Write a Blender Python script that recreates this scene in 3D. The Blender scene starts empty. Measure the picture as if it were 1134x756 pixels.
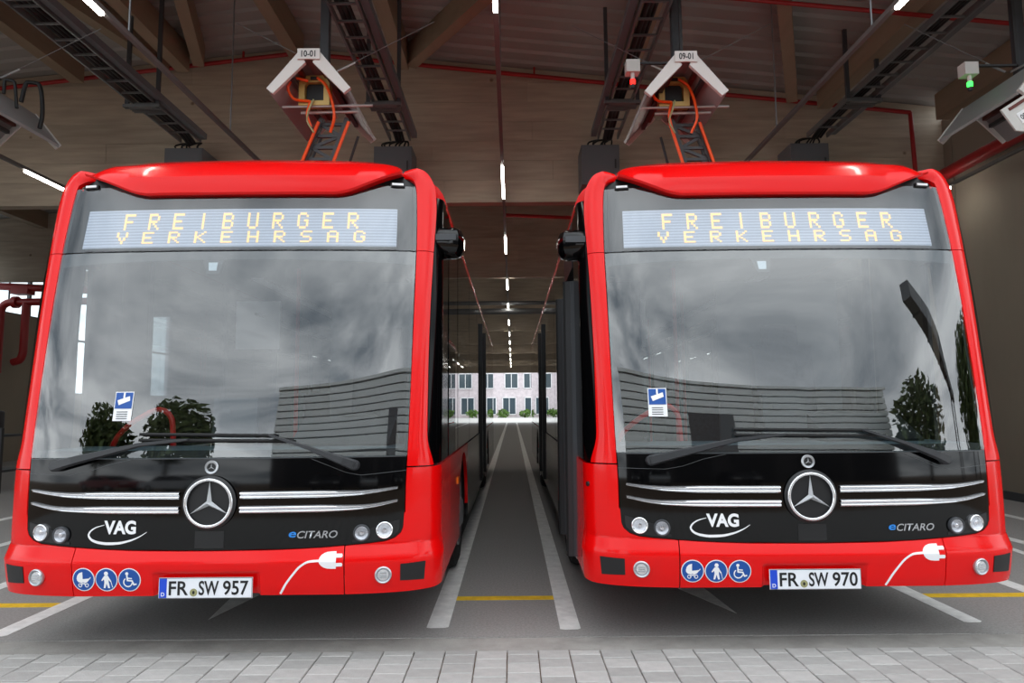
import bpy, bmesh, math, random
from math import sin, cos, pi, radians, sqrt, atan2
from mathutils import Vector, Matrix
random.seed(7)
S = bpy.context.scene
COL = S.collection

# ------------------------------------------------------------------ camera
cd = bpy.data.cameras.new('camera'); cam = bpy.data.objects.new('camera', cd); COL.objects.link(cam)
cd.sensor_width = 36; cd.lens = 24; cd.clip_end = 600; cd.clip_start = .05
PITCH, ROLL = math.atan(72/756), radians(.45)
cam.matrix_world = Matrix.Translation((0, 0, 1.40)) @ Matrix.Rotation(pi/2+PITCH, 4, 'X') @ Matrix.Rotation(-ROLL, 4, 'Z')
S.camera = cam

# ------------------------------------------------------------------ exposure
S.view_settings.view_transform = 'Standard'; S.view_settings.look = 'None'
S.view_settings.gamma = 1; S.view_settings.use_curve_mapping = False
S.view_settings.exposure = 0.0

# ------------------------------------------------------------------ world: overcast sky with broken cloud
W = bpy.data.worlds.new('world'); S.world = W; W.use_nodes = True
nt = W.node_tree; nt.nodes.clear()
def N(t, ty, **kw):
    n = t.nodes.new(ty)
    for k, v in kw.items(): setattr(n, k, v)
    return n
tc = N(nt, 'ShaderNodeTexCoord'); sep = N(nt, 'ShaderNodeSeparateXYZ'); nt.links.new(tc.outputs['Generated'], sep.inputs[0])
mx = N(nt, 'ShaderNodeMath', operation='ABSOLUTE'); nt.links.new(sep.outputs[2], mx.inputs[0])
ad = N(nt, 'ShaderNodeMath', operation='ADD'); ad.inputs[1].default_value = .22; nt.links.new(mx.outputs[0], ad.inputs[0])
dx = N(nt, 'ShaderNodeMath', operation='DIVIDE'); nt.links.new(sep.outputs[0], dx.inputs[0]); nt.links.new(ad.outputs[0], dx.inputs[1])
dy = N(nt, 'ShaderNodeMath', operation='DIVIDE'); nt.links.new(sep.outputs[1], dy.inputs[0]); nt.links.new(ad.outputs[0], dy.inputs[1])
cmb = N(nt, 'ShaderNodeCombineXYZ'); nt.links.new(dx.outputs[0], cmb.inputs[0]); nt.links.new(dy.outputs[0], cmb.inputs[1])
no = N(nt, 'ShaderNodeTexNoise'); no.inputs['Scale'].default_value = 1.1; no.inputs['Detail'].default_value = 7; no.inputs['Roughness'].default_value = .55; no.inputs['Distortion'].default_value = .6
nt.links.new(cmb.outputs[0], no.inputs['Vector'])
cr = N(nt, 'ShaderNodeValToRGB'); cr.color_ramp.elements[0].position = .33; cr.color_ramp.elements[1].position = .58
cr.color_ramp.elements[0].color = (.27, .32, .37, 1); cr.color_ramp.elements[1].color = (1.06, 1.12, 1.16, 1)
nt.links.new(no.outputs['Fac'], cr.inputs[0])
bg = N(nt, 'ShaderNodeBackground'); bg.inputs['Strength'].default_value = 2.5
nt.links.new(cr.outputs[0], bg.inputs[0])
wo = N(nt, 'ShaderNodeOutputWorld'); nt.links.new(bg.outputs[0], wo.inputs[0])

# ------------------------------------------------------------------ materials
def lin(c):
    return tuple(((v/255)/12.92 if v/255 <= .04045 else ((v/255+.055)/1.055)**2.4) for v in c)
def mat(name, rgb, rough=.5, metal=0., var=0., vscale=6., bump=0., bscale=40., coat=0., spec=.5, stretch=None, emit=0., ior=1.5):
    m = bpy.data.materials.new(name); m.use_nodes = True
    t = m.node_tree; b = t.nodes['Principled BSDF']
    c = lin(rgb)
    b.inputs['Base Color'].default_value = (*c, 1); b.inputs['Roughness'].default_value = rough
    b.inputs['Metallic'].default_value = metal; b.inputs['Coat Weight'].default_value = coat; b.inputs['Coat Roughness'].default_value = .04
    b.inputs['Specular IOR Level'].default_value = spec; b.inputs['IOR'].default_value = ior
    if emit: b.inputs['Emission Color'].default_value = (*c, 1); b.inputs['Emission Strength'].default_value = emit
    if var or bump:
        co = N(t, 'ShaderNodeTexCoord'); mp = N(t, 'ShaderNodeMapping'); t.links.new(co.outputs['Object'], mp.inputs[0])
        if stretch: mp.inputs['Scale'].default_value = stretch
    if var:
        n = N(t, 'ShaderNodeTexNoise'); n.inputs['Scale'].default_value = vscale; n.inputs['Detail'].default_value = 6; n.inputs['Roughness'].default_value = .65
        t.links.new(mp.outputs[0], n.inputs['Vector'])
        r = N(t, 'ShaderNodeValToRGB'); r.color_ramp.elements[0].position = .3; r.color_ramp.elements[1].position = .7
        r.color_ramp.elements[0].color = (*[v*(1-var) for v in c], 1); r.color_ramp.elements[1].color = (*[min(1, v*(1+var)) for v in c], 1)
        t.links.new(n.outputs['Fac'], r.inputs[0]); t.links.new(r.outputs[0], b.inputs['Base Color'])
    if bump:
        n2 = N(t, 'ShaderNodeTexNoise'); n2.inputs['Scale'].default_value = bscale; n2.inputs['Detail'].default_value = 4
        t.links.new(mp.outputs[0], n2.inputs['Vector'])
        bp = N(t, 'ShaderNodeBump'); bp.inputs['Strength'].default_value = bump; bp.inputs['Distance'].default_value = .01
        t.links.new(n2.outputs['Fac'], bp.inputs['Height']); t.links.new(bp.outputs[0], b.inputs['Normal'])
    return m
def glass(name, tint, ior=1.6, rough=0.0):
    m = bpy.data.materials.new(name); m.use_nodes = True; t = m.node_tree; t.nodes.clear()
    fr = N(t, 'ShaderNodeFresnel'); fr.inputs['IOR'].default_value = ior
    ge = N(t, 'ShaderNodeNewGeometry'); mr = N(t, 'ShaderNodeMapRange'); mr.inputs[3].default_value = ior; mr.inputs[4].default_value = 1/ior
    t.links.new(ge.outputs['Backfacing'], mr.inputs[0]); t.links.new(mr.outputs[0], fr.inputs['IOR'])
    tr = N(t, 'ShaderNodeBsdfTransparent'); tr.inputs[0].default_value = (*tint, 1)
    gl = N(t, 'ShaderNodeBsdfGlossy'); gl.inputs['Roughness'].default_value = rough; gl.inputs[0].default_value = (1, 1, 1, 1)
    bf = N(t, 'ShaderNodeMath', operation='SUBTRACT'); bf.inputs[0].default_value = 1; t.links.new(ge.outputs['Backfacing'], bf.inputs[1]); mu = N(t, 'ShaderNodeMath', operation='MULTIPLY'); t.links.new(fr.outputs[0], mu.inputs[0]); t.links.new(bf.outputs[0], mu.inputs[1])
    mi = N(t, 'ShaderNodeMixShader'); t.links.new(mu.outputs[0], mi.inputs[0]); t.links.new(tr.outputs[0], mi.inputs[1]); t.links.new(gl.outputs[0], mi.inputs[2])
    o = N(t, 'ShaderNodeOutputMaterial'); t.links.new(mi.outputs[0], o.inputs[0])
    return m
def emis(name, rgb, st):
    m = bpy.data.materials.new(name); m.use_nodes = True; t = m.node_tree; t.nodes.clear()
    e = N(t, 'ShaderNodeEmission'); e.inputs[0].default_value = (*lin(rgb), 1); e.inputs[1].default_value = st
    o = N(t, 'ShaderNodeOutputMaterial'); t.links.new(e.outputs[0], o.inputs[0]); return m
M = dict(
    red=mat('red_paint', (226, 8, 9), .22, coat=.25, spec=.2),
    blackgloss=mat('black_gloss', (5, 5, 6), .06, ior=1.42),
    blackplastic=mat('black_plastic', (22, 22, 24), .45),
    wiperm=mat('wiper_grey', (46, 47, 50), .4),
    rubber=mat('rubber', (16, 16, 17), .75),
    greyplastic=mat('grey_plastic', (62, 64, 68), .5),
    chrome=mat('chrome', (240, 241, 244), .2, .9),
    starsilver=mat('star_silver', (225, 227, 230), .32, .35),
    silver=mat('silver', (190, 192, 196), .3, .8),
    white=mat('white_print', (240, 240, 242), .4),
    blue=mat('blue_print', (18, 78, 158), .4),
    bluee=mat('blue_letter', (40, 130, 215), .35),
    platew=mat('plate_white', (232, 234, 240), .35),
    plateblack=mat('plate_black', (14, 14, 18), .4),
    plateblue=mat('plate_blue', (20, 70, 200), .4),
    seal=mat('seal', (150, 148, 105), .5),
    glass=glass('windscreen_glass', (.82, .86, .87), 2.25),
    destglass=glass('destination_glass', (.93, .94, .95), 1.85),
    sideglass=glass('side_glass', (.40, .42, .43), 1.9),
    lens=glass('lamp_glass', (.9, .9, .92), 1.5),
    led=emis('led_amber', (255, 208, 142), 1.7),
    interior=mat('interior_grey', (96, 100, 104), .7),
    dash=mat('dashboard', (44, 47, 50), .6, bump=.1, bscale=200),
    dashtop=mat('dashboard_top', (98, 112, 118), .55),
    seat=mat('seat_cloth', (48, 52, 62), .9, var=.4, vscale=30),
    redrail=mat('red_rail', (205, 25, 30), .35),
    monitor=mat('monitor', (38, 40, 43), .5),
    lampamber=mat('amber_lens', (255, 130, 10), .2),
    asphalt=mat('asphalt', (152, 149, 146), .85, var=.2, vscale=60, bump=.5, bscale=140),
    kerb=mat('edge_concrete', (158, 154, 149), .85, var=.18, vscale=5, bump=.3, bscale=80),
    grout=mat('joint_sand', (128, 106, 86), .95, var=.3, vscale=9),
    pave=mat('forecourt', (110, 119, 118), .9, var=.2, vscale=3),
    linew=mat('line_white', (232, 231, 228), .8, var=.16, vscale=9, bump=.2, bscale=90),
    liney=mat('line_yellow', (236, 192, 40), .8, var=.2, vscale=12),
    deck=mat('roof_deck', (152, 148, 144), .5, var=.05, vscale=1),
    rafter=mat('rafter_timber', (142, 124, 104), .7, var=.12, vscale=5, stretch=(1, .15, 1)),
    galv=mat('galvanised', (118, 120, 122), .45, .6),
    darkmetal=mat('dark_metal', (58, 58, 60), .5, .3),
    cable=mat('cable_black', (15, 15, 16), .6),
    cabinet=mat('cabinet_grey', (92, 94, 98), .55),
    hoodw=mat('hood_white', (206, 204, 200), .45),
    hoodin=mat('hood_inner', (140, 142, 142), .4),
    redpipe=mat('pipe_red', (150, 22, 24), .45),
    brass=mat('brass_box', (176, 150, 84), .45, .2),
    orange=mat('orange_cable', (235, 82, 20), .45),
    copper=mat('contact_rail', (96, 44, 36), .4, .4),
    tube=emis('tube_light', (255, 250, 240), 26),
    redlamp=emis('red_lamp', (255, 30, 25), 6), greenlamp=emis('green_lamp', (50, 255, 70), 5),
    concretewall=mat('side_wall', (138, 128, 114), .8, var=.1, vscale=.6, stretch=(1, 1, .3)),
    trackgrey=mat('track_grey', (96, 94, 92), .5),
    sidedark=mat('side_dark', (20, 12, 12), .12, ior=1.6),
    steel=mat('frame_steel', (70, 72, 76), .5, .3),
    clad=mat('cladding', (226, 230, 228), .5), clad2=mat('cladding_dark', (88, 84, 84), .6),
    gate=mat('gate_dark', (58, 57, 58), .6),
    brick=mat('pink_brick', (205, 194, 197), .85, var=.15, vscale=3), winframe=mat('window_white', (238, 238, 240), .5),
    pane=mat('far_pane', (70, 84, 92), .08, spec=.8),
    leaf=mat('leaf', (74, 88, 44), .7, var=.5, vscale=3), leaf2=mat('shrub', (92, 124, 52), .7, var=.4, vscale=3),
    bark=mat('bark', (86, 74, 62), .9), carsilver=mat('car_silver', (190, 194, 198), .25, .4, coat=1), cardark=mat('car_dark', (32, 34, 38), .25, coat=1), carred=mat('car_red', (150, 24, 26), .25, coat=1),
    tyre=mat('tyre', (20, 20, 21), .85), padstone=mat('far_pavement', (205, 203, 198), .9),
)
# cross-wall timber: horizontal layered boards, grain and knots
def timber(name, rgb):
    m = bpy.data.materials.new(name); m.use_nodes = True; t = m.node_tree; b = t.nodes['Principled BSDF']; b.inputs['Roughness'].default_value = .7
    c = lin(rgb); co = N(t, 'ShaderNodeTexCoord'); oi = N(t, 'ShaderNodeObjectInfo')
    mp = N(t, 'ShaderNodeMapping'); mp.inputs['Scale'].default_value = (.5, 1, 5); t.links.new(co.outputs['Object'], mp.inputs[0])
    n = N(t, 'ShaderNodeTexNoise'); n.inputs['Scale'].default_value = 2.6; n.inputs['Detail'].default_value = 7; t.links.new(mp.outputs[0], n.inputs['Vector'])
    r = N(t, 'ShaderNodeValToRGB'); r.color_ramp.elements[0].position = .3; r.color_ramp.elements[1].position = .72
    r.color_ramp.elements[0].color = (*[v*.82 for v in c], 1); r.color_ramp.elements[1].color = (*[v*1.12 for v in c], 1); t.links.new(n.outputs['Fac'], r.inputs[0])
    vo = N(t, 'ShaderNodeTexVoronoi'); vo.inputs['Scale'].default_value = 1.7; t.links.new(co.outputs['Object'], vo.inputs['Vector'])
    kr = N(t, 'ShaderNodeValToRGB'); kr.color_ramp.elements[0].position = .03; kr.color_ramp.elements[1].position = .07
    kr.color_ramp.elements[0].color = (.45, .38, .33, 1); kr.color_ramp.elements[1].color = (1, 1, 1, 1); t.links.new(vo.outputs['Distance'], kr.inputs[0])
    mu = N(t, 'ShaderNodeMixRGB', blend_type='MULTIPLY'); mu.inputs[0].default_value = 1; t.links.new(r.outputs[0], mu.inputs[1]); t.links.new(kr.outputs[0], mu.inputs[2])
    hs = N(t, 'ShaderNodeHueSaturation'); mr = N(t, 'ShaderNodeMapRange'); mr.inputs[3].default_value = .92; mr.inputs[4].default_value = 1.08
    t.links.new(oi.outputs['Random'], mr.inputs[0]); t.links.new(mr.outputs[0], hs.inputs['Value']); t.links.new(mu.outputs[0], hs.inputs['Color']); t.links.new(hs.outputs[0], b.inputs['Base Color'])
    return m
M['timber'] = timber('cross_wall_timber', (172, 158, 141))
def paver_mat():
    m = mat('paver', (172, 169, 166), .85, var=.1, vscale=14, bump=.3, bscale=120); t = m.node_tree; b = t.nodes['Principled BSDF']
    src = b.inputs['Base Color'].links[0].from_socket
    oi = N(t, 'ShaderNodeObjectInfo'); hs = N(t, 'ShaderNodeHueSaturation'); mr = N(t, 'ShaderNodeMapRange'); mr.inputs[3].default_value = .84; mr.inputs[4].default_value = 1.12
    t.links.new(oi.outputs['Random'], mr.inputs[0]); t.links.new(mr.outputs[0], hs.inputs['Value']); t.links.new(src, hs.inputs['Color']); t.links.new(hs.outputs[0], b.inputs['Base Color'])
    return m
M['paver'] = paver_mat()
def display_mat():
    m = mat('display_panel', (176, 186, 202), .6); t = m.node_tree; b = t.nodes['Principled BSDF']
    co = N(t, 'ShaderNodeTexCoord'); w = N(t, 'ShaderNodeTexWave', bands_direction='Z'); w.inputs['Scale'].default_value = 16; t.links.new(co.outputs['Object'], w.inputs['Vector'])
    r = N(t, 'ShaderNodeValToRGB'); r.color_ramp.elements[0].color = (*lin((158, 166, 182)), 1); r.color_ramp.elements[1].color = (*lin((196, 204, 216)), 1)
    t.links.new(w.outputs['Fac'], r.inputs[0]); t.links.new(r.outputs[0], b.inputs['Base Color']); return m
M['display'] = display_mat()

# ------------------------------------------------------------------ helpers
class MB:
    def __init__(s): s.v = []; s.f = []
    def add(s, vs, fs):
        o = len(s.v); s.v += [tuple(p) for p in vs]; s.f += [tuple(i+o for i in f) for f in fs]; return s
    def box(s, c, d, rot=None):
        x, y, z = [k/2 for k in d]
        vs = [Vector((a*x, b*y, e*z)) for a in (-1, 1) for b in (-1, 1) for e in (-1, 1)]
        if rot: vs = [rot @ p for p in vs]
        c = Vector(c)
        return s.add([p+c for p in vs], [(0, 1, 3, 2), (4, 6, 7, 5), (0, 4, 5, 1), (2, 3, 7, 6), (0, 2, 6, 4), (1, 5, 7, 3)])
    def bb(s, a, b): return s.box([(a[i]+b[i])/2 for i in range(3)], [abs(b[i]-a[i]) for i in range(3)])
    def bar(s, a, b, w, h, up=(0, 0, 1)):
        a, b = Vector(a), Vector(b); d = (b-a); L = d.length; d.normalize(); up = Vector(up)
        if abs(d.dot(up)) > .98: up = Vector((1, 0, 0))
        x = d.cross(up).normalized(); z = x.cross(d)
        vs = [p+x*(i*w/2)+z*(j*h/2) for p in (a, b) for i, j in ((-1, -1), (1, -1), (1, 1), (-1, 1))]
        return s.add(vs, [(0, 3, 2, 1), (4, 5, 6, 7), (0, 1, 5, 4), (1, 2, 6, 5), (2, 3, 7, 6), (3, 0, 4, 7)])
    def tube(s, pts, r, n=8, closed=False, r2=None):
        pts = [Vector(p) for p in pts]; k = len(pts); rings = []; prev = None
        for i, p in enumerate(pts):
            t = (pts[(i+1) % k]-pts[i-1]) if closed else (pts[min(i+1, k-1)]-pts[max(i-1, 0)])
            t.normalize()
            if prev is None:
                u = t.cross(Vector((0, 0, 1)));
                if u.length < .05: u = t.cross(Vector((1, 0, 0)))
            else: u = prev-t*prev.dot(t)
            u.normalize(); prev = u; w = t.cross(u)
            rr = r if r2 is None else r+(r2-r)*i/(k-1)
            rings.append([p+u*rr*cos(2*pi*j/n)+w*rr*sin(2*pi*j/n) for j in range(n)])
        vs = [q for g in rings for q in g]; fs = []
        for i in range(k if closed else k-1):
            for j in range(n):
                a = i*n+j; b = i*n+(j+1) % n; c = ((i+1) % k)*n+(j+1) % n; d = ((i+1) % k)*n+j; fs.append((a, b, c, d))
        if not closed: fs += [tuple(range(n))[::-1], tuple((k-1)*n+j for j in range(n))]
        return s.add(vs, fs)
    def lathe(s, prof, n=24, T=None):      # profile (radius, height) about +Z, transform T
        vs = []; fs = []; k = len(prof)
        for i in range(n):
            a = 2*pi*i/n
            for r, h in prof: vs.append(Vector((r*cos(a), r*sin(a), h)))
        for i in range(n):
            for j in range(k-1):
                a = i*k+j; b = ((i+1) % n)*k+j; fs.append((a, b, b+1, a+1))
        if T: vs = [T @ p for p in vs]
        return s.add(vs, fs)
    def prism(s, poly, fn, t0, t1):        # 2D outline -> fn(p, t)
        n = len(poly); vs = [fn(p, t0) for p in poly]+[fn(p, t1) for p in poly]
        return s.add(vs, [tuple(range(n))[::-1], tuple(range(n, 2*n))]+[(i, (i+1) % n, n+(i+1) % n, n+i) for i in range(n)])
    def mesh(s, name, smooth=None, tri=False):
        me = bpy.data.meshes.new(name); me.from_pydata(s.v, [], s.f)
        bm = bmesh.new(); bm.from_mesh(me); bmesh.ops.remove_doubles(bm, verts=bm.verts, dist=1e-6); bmesh.ops.recalc_face_normals(bm, faces=bm.faces)
        if tri: bmesh.ops.triangulate(bm, faces=[f for f in bm.faces if len(f.verts) > 4])
        bm.to_mesh(me); bm.free()
        if smooth:
            me.shade_smooth(); me.set_sharp_from_angle(angle=radians(smooth))
        return me
    def build(s, name, m, parent=None, smooth=None, loc=None, rot=None, tri=False):
        return link(name, s.mesh(name, smooth, tri), m, parent, loc, rot)
def link(name, me, m, parent=None, loc=None, rot=None):
    if m is not None and not me.materials: me.materials.append(M[m] if isinstance(m, str) else m)
    o = bpy.data.objects.new(name, me); COL.objects.link(o)
    if parent: o.parent = parent
    if loc is not None: o.location = loc
    if rot is not None: o.rotation_euler = rot
    return o
def thing(name, label, cat, loc=(0, 0, 0), group=None, rz=0):
    o = bpy.data.objects.new(name, None); COL.objects.link(o); o.location = loc; o.rotation_euler = (0, 0, rz); o.empty_display_size = .2
    return tag(o, label, cat, group)
def tag(o, label, cat, group=None):
    o['label'] = label; o['category'] = cat
    if group: o['group'] = group
    return o
def struct(o, label=None, cat=None):
    o['kind'] = 'structure'
    if label: o['label'] = label
    if cat: o['category'] = cat
    return o
def sempty(name, label, cat, loc=(0, 0, 0)):
    o = bpy.data.objects.new(name, None); COL.objects.link(o); o.location = loc; return struct(o, label, cat)
def text_mesh(txt, size, bold=.0, shear=0., width=None):
    c = bpy.data.curves.new('txt', 'FONT'); c.body = txt; c.size = size; c.offset = bold*size; c.align_x = 'CENTER'; c.align_y = 'CENTER'; c.resolution_u = 4; c.shear = shear
    o = bpy.data.objects.new('txt', c); COL.objects.link(o)
    bpy.context.view_layer.update(); me = bpy.data.meshes.new_from_object(o.evaluated_get(bpy.context.evaluated_depsgraph_get()))
    bpy.data.objects.remove(o); bpy.data.curves.remove(c)
    xs = [v.co.x for v in me.vertices]; ys = [v.co.y for v in me.vertices]
    cx, cy = (min(xs)+max(xs))/2, (min(ys)+max(ys))/2; k = width/(max(xs)-min(xs)) if width else 1
    for v in me.vertices: v.co.x = (v.co.x-cx)*k; v.co.y -= cy
    return me
def lettering(name, txt, size, m, parent, fn, bold=0., shear=0., width=None):
    me = text_mesh(txt, size, bold, shear, width)
    for v in me.vertices: v.co = Vector(fn(v.co.x, v.co.y))
    me.materials.clear()
    return link(name, me, m, parent)
def pchip(xs, ys):
    h = [xs[i+1]-xs[i] for i in range(len(xs)-1)]; d = [(ys[i+1]-ys[i])/h[i] for i in range(len(h))]
    m = [d[0]]+[0 if d[i-1]*d[i] <= 0 else 2*d[i-1]*d[i]/(d[i-1]+d[i]) for i in range(1, len(h))]+[d[-1]]
    def f(x):
        x = min(max(x, xs[0]), xs[-1]); i = 0
        while i < len(h)-1 and x > xs[i+1]: i += 1
        t = (x-xs[i])/h[i]
        return ys[i]*(1+2*t)*(1-t)**2+h[i]*m[i]*t*(1-t)**2+ys[i+1]*t*t*(3-2*t)+h[i]*m[i+1]*t*t*(t-1)
    return f
def resample(P, n):
    P = [Vector(p) for p in P]; L = [0]
    for a, b in zip(P, P[1:]): L.append(L[-1]+(b-a).length)
    out = []; j = 0
    for i in range(n+1):
        t = L[-1]*i/n
        while j < len(L)-2 and t > L[j+1]: j += 1
        k = (t-L[j])/max(1e-9, L[j+1]-L[j]); out.append(P[j].lerp(P[j+1], k))
    return out
def smooth_path(P, n):
    ts = [0]
    for a, b in zip(P, P[1:]): ts.append(ts[-1]+max(1e-6, (Vector(b)-Vector(a)).length))
    fs = [pchip(ts, [p[k] for p in P]) for k in range(len(P[0]))]
    return [tuple(f(ts[-1]*i/n) for f in fs) for i in range(n+1)]
def index_path(P, n):
    fs = [pchip(list(range(len(P))), [p[k] for p in P]) for k in range(len(P[0]))]
    return [tuple(f((len(P)-1)*i/n) for f in fs) for i in range(n+1)]
def arc(cx, cy, r, a0, a1, n): return [(cx+r*cos(radians(a0+(a1-a0)*i/n)), cy+r*sin(radians(a0+(a1-a0)*i/n))) for i in range(n+1)]

# ------------------------------------------------------------------ setting: ground
YF, YE, XL, XR = 4.32, 60.0, -14.0, 7.2           # hall floor from its front edge to its far gate
fl = struct(MB().bb((XL, YF, -.12), (XR, YE, 0)).build('floor', 'asphalt'), 'grey asphalt hall floor with painted bay lines', 'floor')
def mark(name, pts, m, parent=fl, z=.002):
    n = len(pts); return MB().prism([Vector(p) for p in pts], lambda p, t: Vector((p.x, p.y, t)), 0.0005, z).build(name, m, parent)
for x0, x1, y0 in ((-.56, -.42, 4.50), (.29, .42, 4.45), (2.89, 3.01, 4.53), (3.78, 3.91, 4.55), (-3.30, -3.17, 4.40), (-4.17, -4.04, 4.5), (-5.42, -5.3, 4.6), (-6.66, -6.53, 4.6), (6.1, 6.22, 4.6), (5.06, 5.18, 5.2)):
    mark('bay_line', [(x0, y0+.01), (x0+.03, y0), (x1-.02, y0+.004), (x1, y0+.02), (x1, YE-.5), (x0, YE-.5)], 'linew')
mark('hatch_line', [(4.66, 5.9), (4.74, 5.9), (5.06, 9.0), (4.98, 9.0)], 'linew')
for x0, x1, y in ((-.42, .29, 5.12), (3.01, 3.78, 5.10), (-4.04, -3.30, 5.03)):
    mark('stop_line', [(x0, y), (x1, y), (x1, y+.1), (x0, y+.1)], 'liney')
mark('floor_triangle', [(-2.04, 4.70), (-1.91, 5.35), (-2.12, 5.35)], 'linew'); mark('floor_triangle', [(1.50, 4.75), (1.26, 5.4), (1.46, 5.4)], 'linew')  # thin white triangle on the floor under each bus
ed = struct(MB().bb((-16, 4.10, -.1), (16, YF-.004, -.004)).build('trim_1', 'kerb'), 'pale concrete edging strip along the hall front', 'edging')
fc = struct(MB().bb((-45, -45, -.12), (45, 4.10, -.016)).build('ground_forecourt', 'grout'), 'paved forecourt of grey concrete pavers before the hall', 'paving')
# pavers: 0.178 x 0.13 m, columns running to the hall, every other column shifted half a paver
PW, PL, J = .178, .131, .006
def paver_mesh(l):
    m = MB(); w = PW-J; b = .005
    a = [(-w/2, -l/2), (w/2, -l/2), (w/2, l/2), (-w/2, l/2)]; i = [(-w/2+b, -l/2+b), (w/2-b, -l/2+b), (w/2-b, l/2-b), (-w/2+b, l/2-b)]
    vs = [(x, y, -.04) for x, y in a]+[(x, y, -.004) for x, y in a]+[(x, y, 0) for x, y in i]
    m.add(vs, [(0, 3, 2, 1)]+[(k, (k+1) % 4, 4+(k+1) % 4, 4+k) for k in range(4)]+[(4+k, 4+(k+1) % 4, 8+(k+1) % 4, 8+k) for k in range(4)]+[(8, 9, 10, 11)]); return m
full, half = paver_mesh(PL-J), paver_mesh(PL*.55-J)
fm, hm = full.mesh('paver'), half.mesh('paver')
stuff = MB(); npv = 0
for c in range(-46, 47):
    x = -.13+c*PW; k = 0; y = 4.094
    while y > -1.5:
        hf = (k == 0 and c % 2); l = PL*.55 if hf else PL
        near = abs(x) < 3.1 and y > 3.25
        o_ = Vector((x, y-l/2, random.uniform(-.002, .002)))
        if near and npv < 296:
            p = link('paver', hm if hf else fm, 'paver', fc, o_, (random.uniform(-.006, .006), random.uniform(-.006, .006), random.uniform(-.008, .008))); npv += 1
        else: stuff.add([Vector(v)+o_ for v in (half if hf else full).v], (half if hf else full).f)
        y -= l; k += 1
st = stuff.build('pavers', 'paver', fc); st['kind'] = 'stuff'

# ------------------------------------------------------------------ setting: roof, cross walls, side walls
RX, RZ = -3.5, 7.45
def roofz(x): return RZ-.105*abs(x-RX)
Y0R = 4.6
def deck(xa, xb, name):
    m = MB(); y = Y0R; prof = []
    while y < YE:
        prof += [(y, 0), (y+.18, 0), (y+.21, .045), (y+.30, .045), (y+.33, 0)]; y += .33
    vs = []; fs = []; n = len(prof)
    for x in (xa, xb):
        for yy, h in prof: vs.append((x, yy, roofz(x)+.02+h))
    fs = [(i, i+1, n+i+1, n+i) for i in range(n-1)]
    m.add(vs, fs)
    m.add([(xa, Y0R, roofz(xa)+.3), (xb, Y0R, roofz(xb)+.3), (xb, YE, roofz(xb)+.3), (xa, YE, roofz(xa)+.3)], [(0, 1, 2, 3)])
    return m
ce = sempty('ceiling', 'pale trapezoidal metal roof deck on timber rafters', 'ceiling', (0, 0, 0))
deck(XL, RX, 'd').build('roof_sheet', 'deck', ce); deck(RX, XR, 'd').build('roof_sheet', 'deck', ce)
def rafter(xa, ya, xb, yb, w=.2, h=.42):
    dx_, dy_ = xb-xa, yb-ya
    MB().bar((xa, ya, roofz(xa)-h/2), (xb, yb, roofz(xb)-h/2), w, h).build('rafter', 'rafter', ce)
for x in (-12.2, -10.4, -8.6, -7.0, -5.3, -3.45, -1.74, 1.85, 5.05, 6.95):
    for ya, yb in ((4.65, 10.6), (11.2, 17.45), (17.75, 24.0)): rafter(x, ya, x, yb)
for xa, ya, xb, yb in ((-3.72, 6.3, -5.05, 10.6), (1.2, 6.2, -1.6, 10.6), (2.9, 6.9, 4.55, 10.6), (-6.5, 6.3, -5.6, 10.6)): rafter(xa, ya, xb, yb, .17, .36)
# cross walls of cross-laminated boards hanging from the roof
def cross_wall(y, idx, boards):
    w = sempty('wall_cross', ['timber cross wall hanging from the roof above both buses', 'second timber cross wall behind the first'][min(idx, 1)] if idx < 2 else 'far timber cross wall deep in the hall, number %d from the front' % (idx+1), 'wall', (0, y, 0))
    zb = 4.80; t = .16
    if not boards:
        pl = [(XL, zb), (XR, zb), (XR, roofz(XR)), (RX, roofz(RX)), (XL, roofz(XL))]
        MB().prism([Vector(p) for p in pl], lambda p, k: Vector((p.x, k, p.y)), 0, t).build('board_panel', 'timber', w); return
    rng = random.Random(idx); z = zb; h = .335; row = 0
    while z < RZ:
        x = XL-rng.uniform(0, 3)
        while x < XR:
            l = rng.uniform(4.2, 6.2); a, b = max(x, XL), min(x+l, XR)-.004
            # clip by sloping roof
            top = lambda q: min(z+h-.004, roofz(q))
            if b-a > .1 and max(roofz(a), roofz(b)) > z+.03:
                xs = [a]+([RX] if a < RX < b else [])+[b]
                extra = []
                for sgn in (-1, 1):
                    for zz in (z+h-.004, z):
                        q = RX+sgn*(RZ-zz)/.105
                        if a < q < b: extra.append(q)
                xs = sorted(xs+extra)
                ps = [Vector((q, max(z, top(q)))) for q in xs if roofz(q) >= z-.001]
                if len(ps) >= 2:
                    poly = [Vector((ps[0].x, z)), Vector((ps[-1].x, z))]+ps[::-1]
                    cl = []
                    for p in poly:
                        if not cl or (p-cl[-1]).length > 1e-4: cl.append(p)
                    if (cl[0]-cl[-1]).length < 1e-4: cl.pop()
                    dep = rng.uniform(0, .004)
                    if len(cl) >= 3: MB().prism(cl, lambda p, k: Vector((p.x, k, p.y)), dep, t).build('board', 'timber', w)
            x += l
        z += h; row += 1
    MB().bb((XL, -.02, zb-.05), (XR, t+.02, zb-.001)).build('bottom_rail', 'timber', w)
for i in range(8):
    y = 11+6.55*i
    if y < YE-1: cross_wall(y, i, i < 2)
# right side wall of smooth panels
wr = sempty('wall_right', 'dark brownish panelled side wall beside the right bus', 'wall', (XR, 0, 0))
y = 4.4
while y < YE:
    b = min(y+3.2, YE); MB().bb((0, y, 0), (.15, b-.02, 6.1)).build('panel', 'concretewall', wr); y = b
MB().bb((-.03, 4.4, 0), (-.001, YE, .12)).build('baseboard_right', 'steel', wr)
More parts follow.
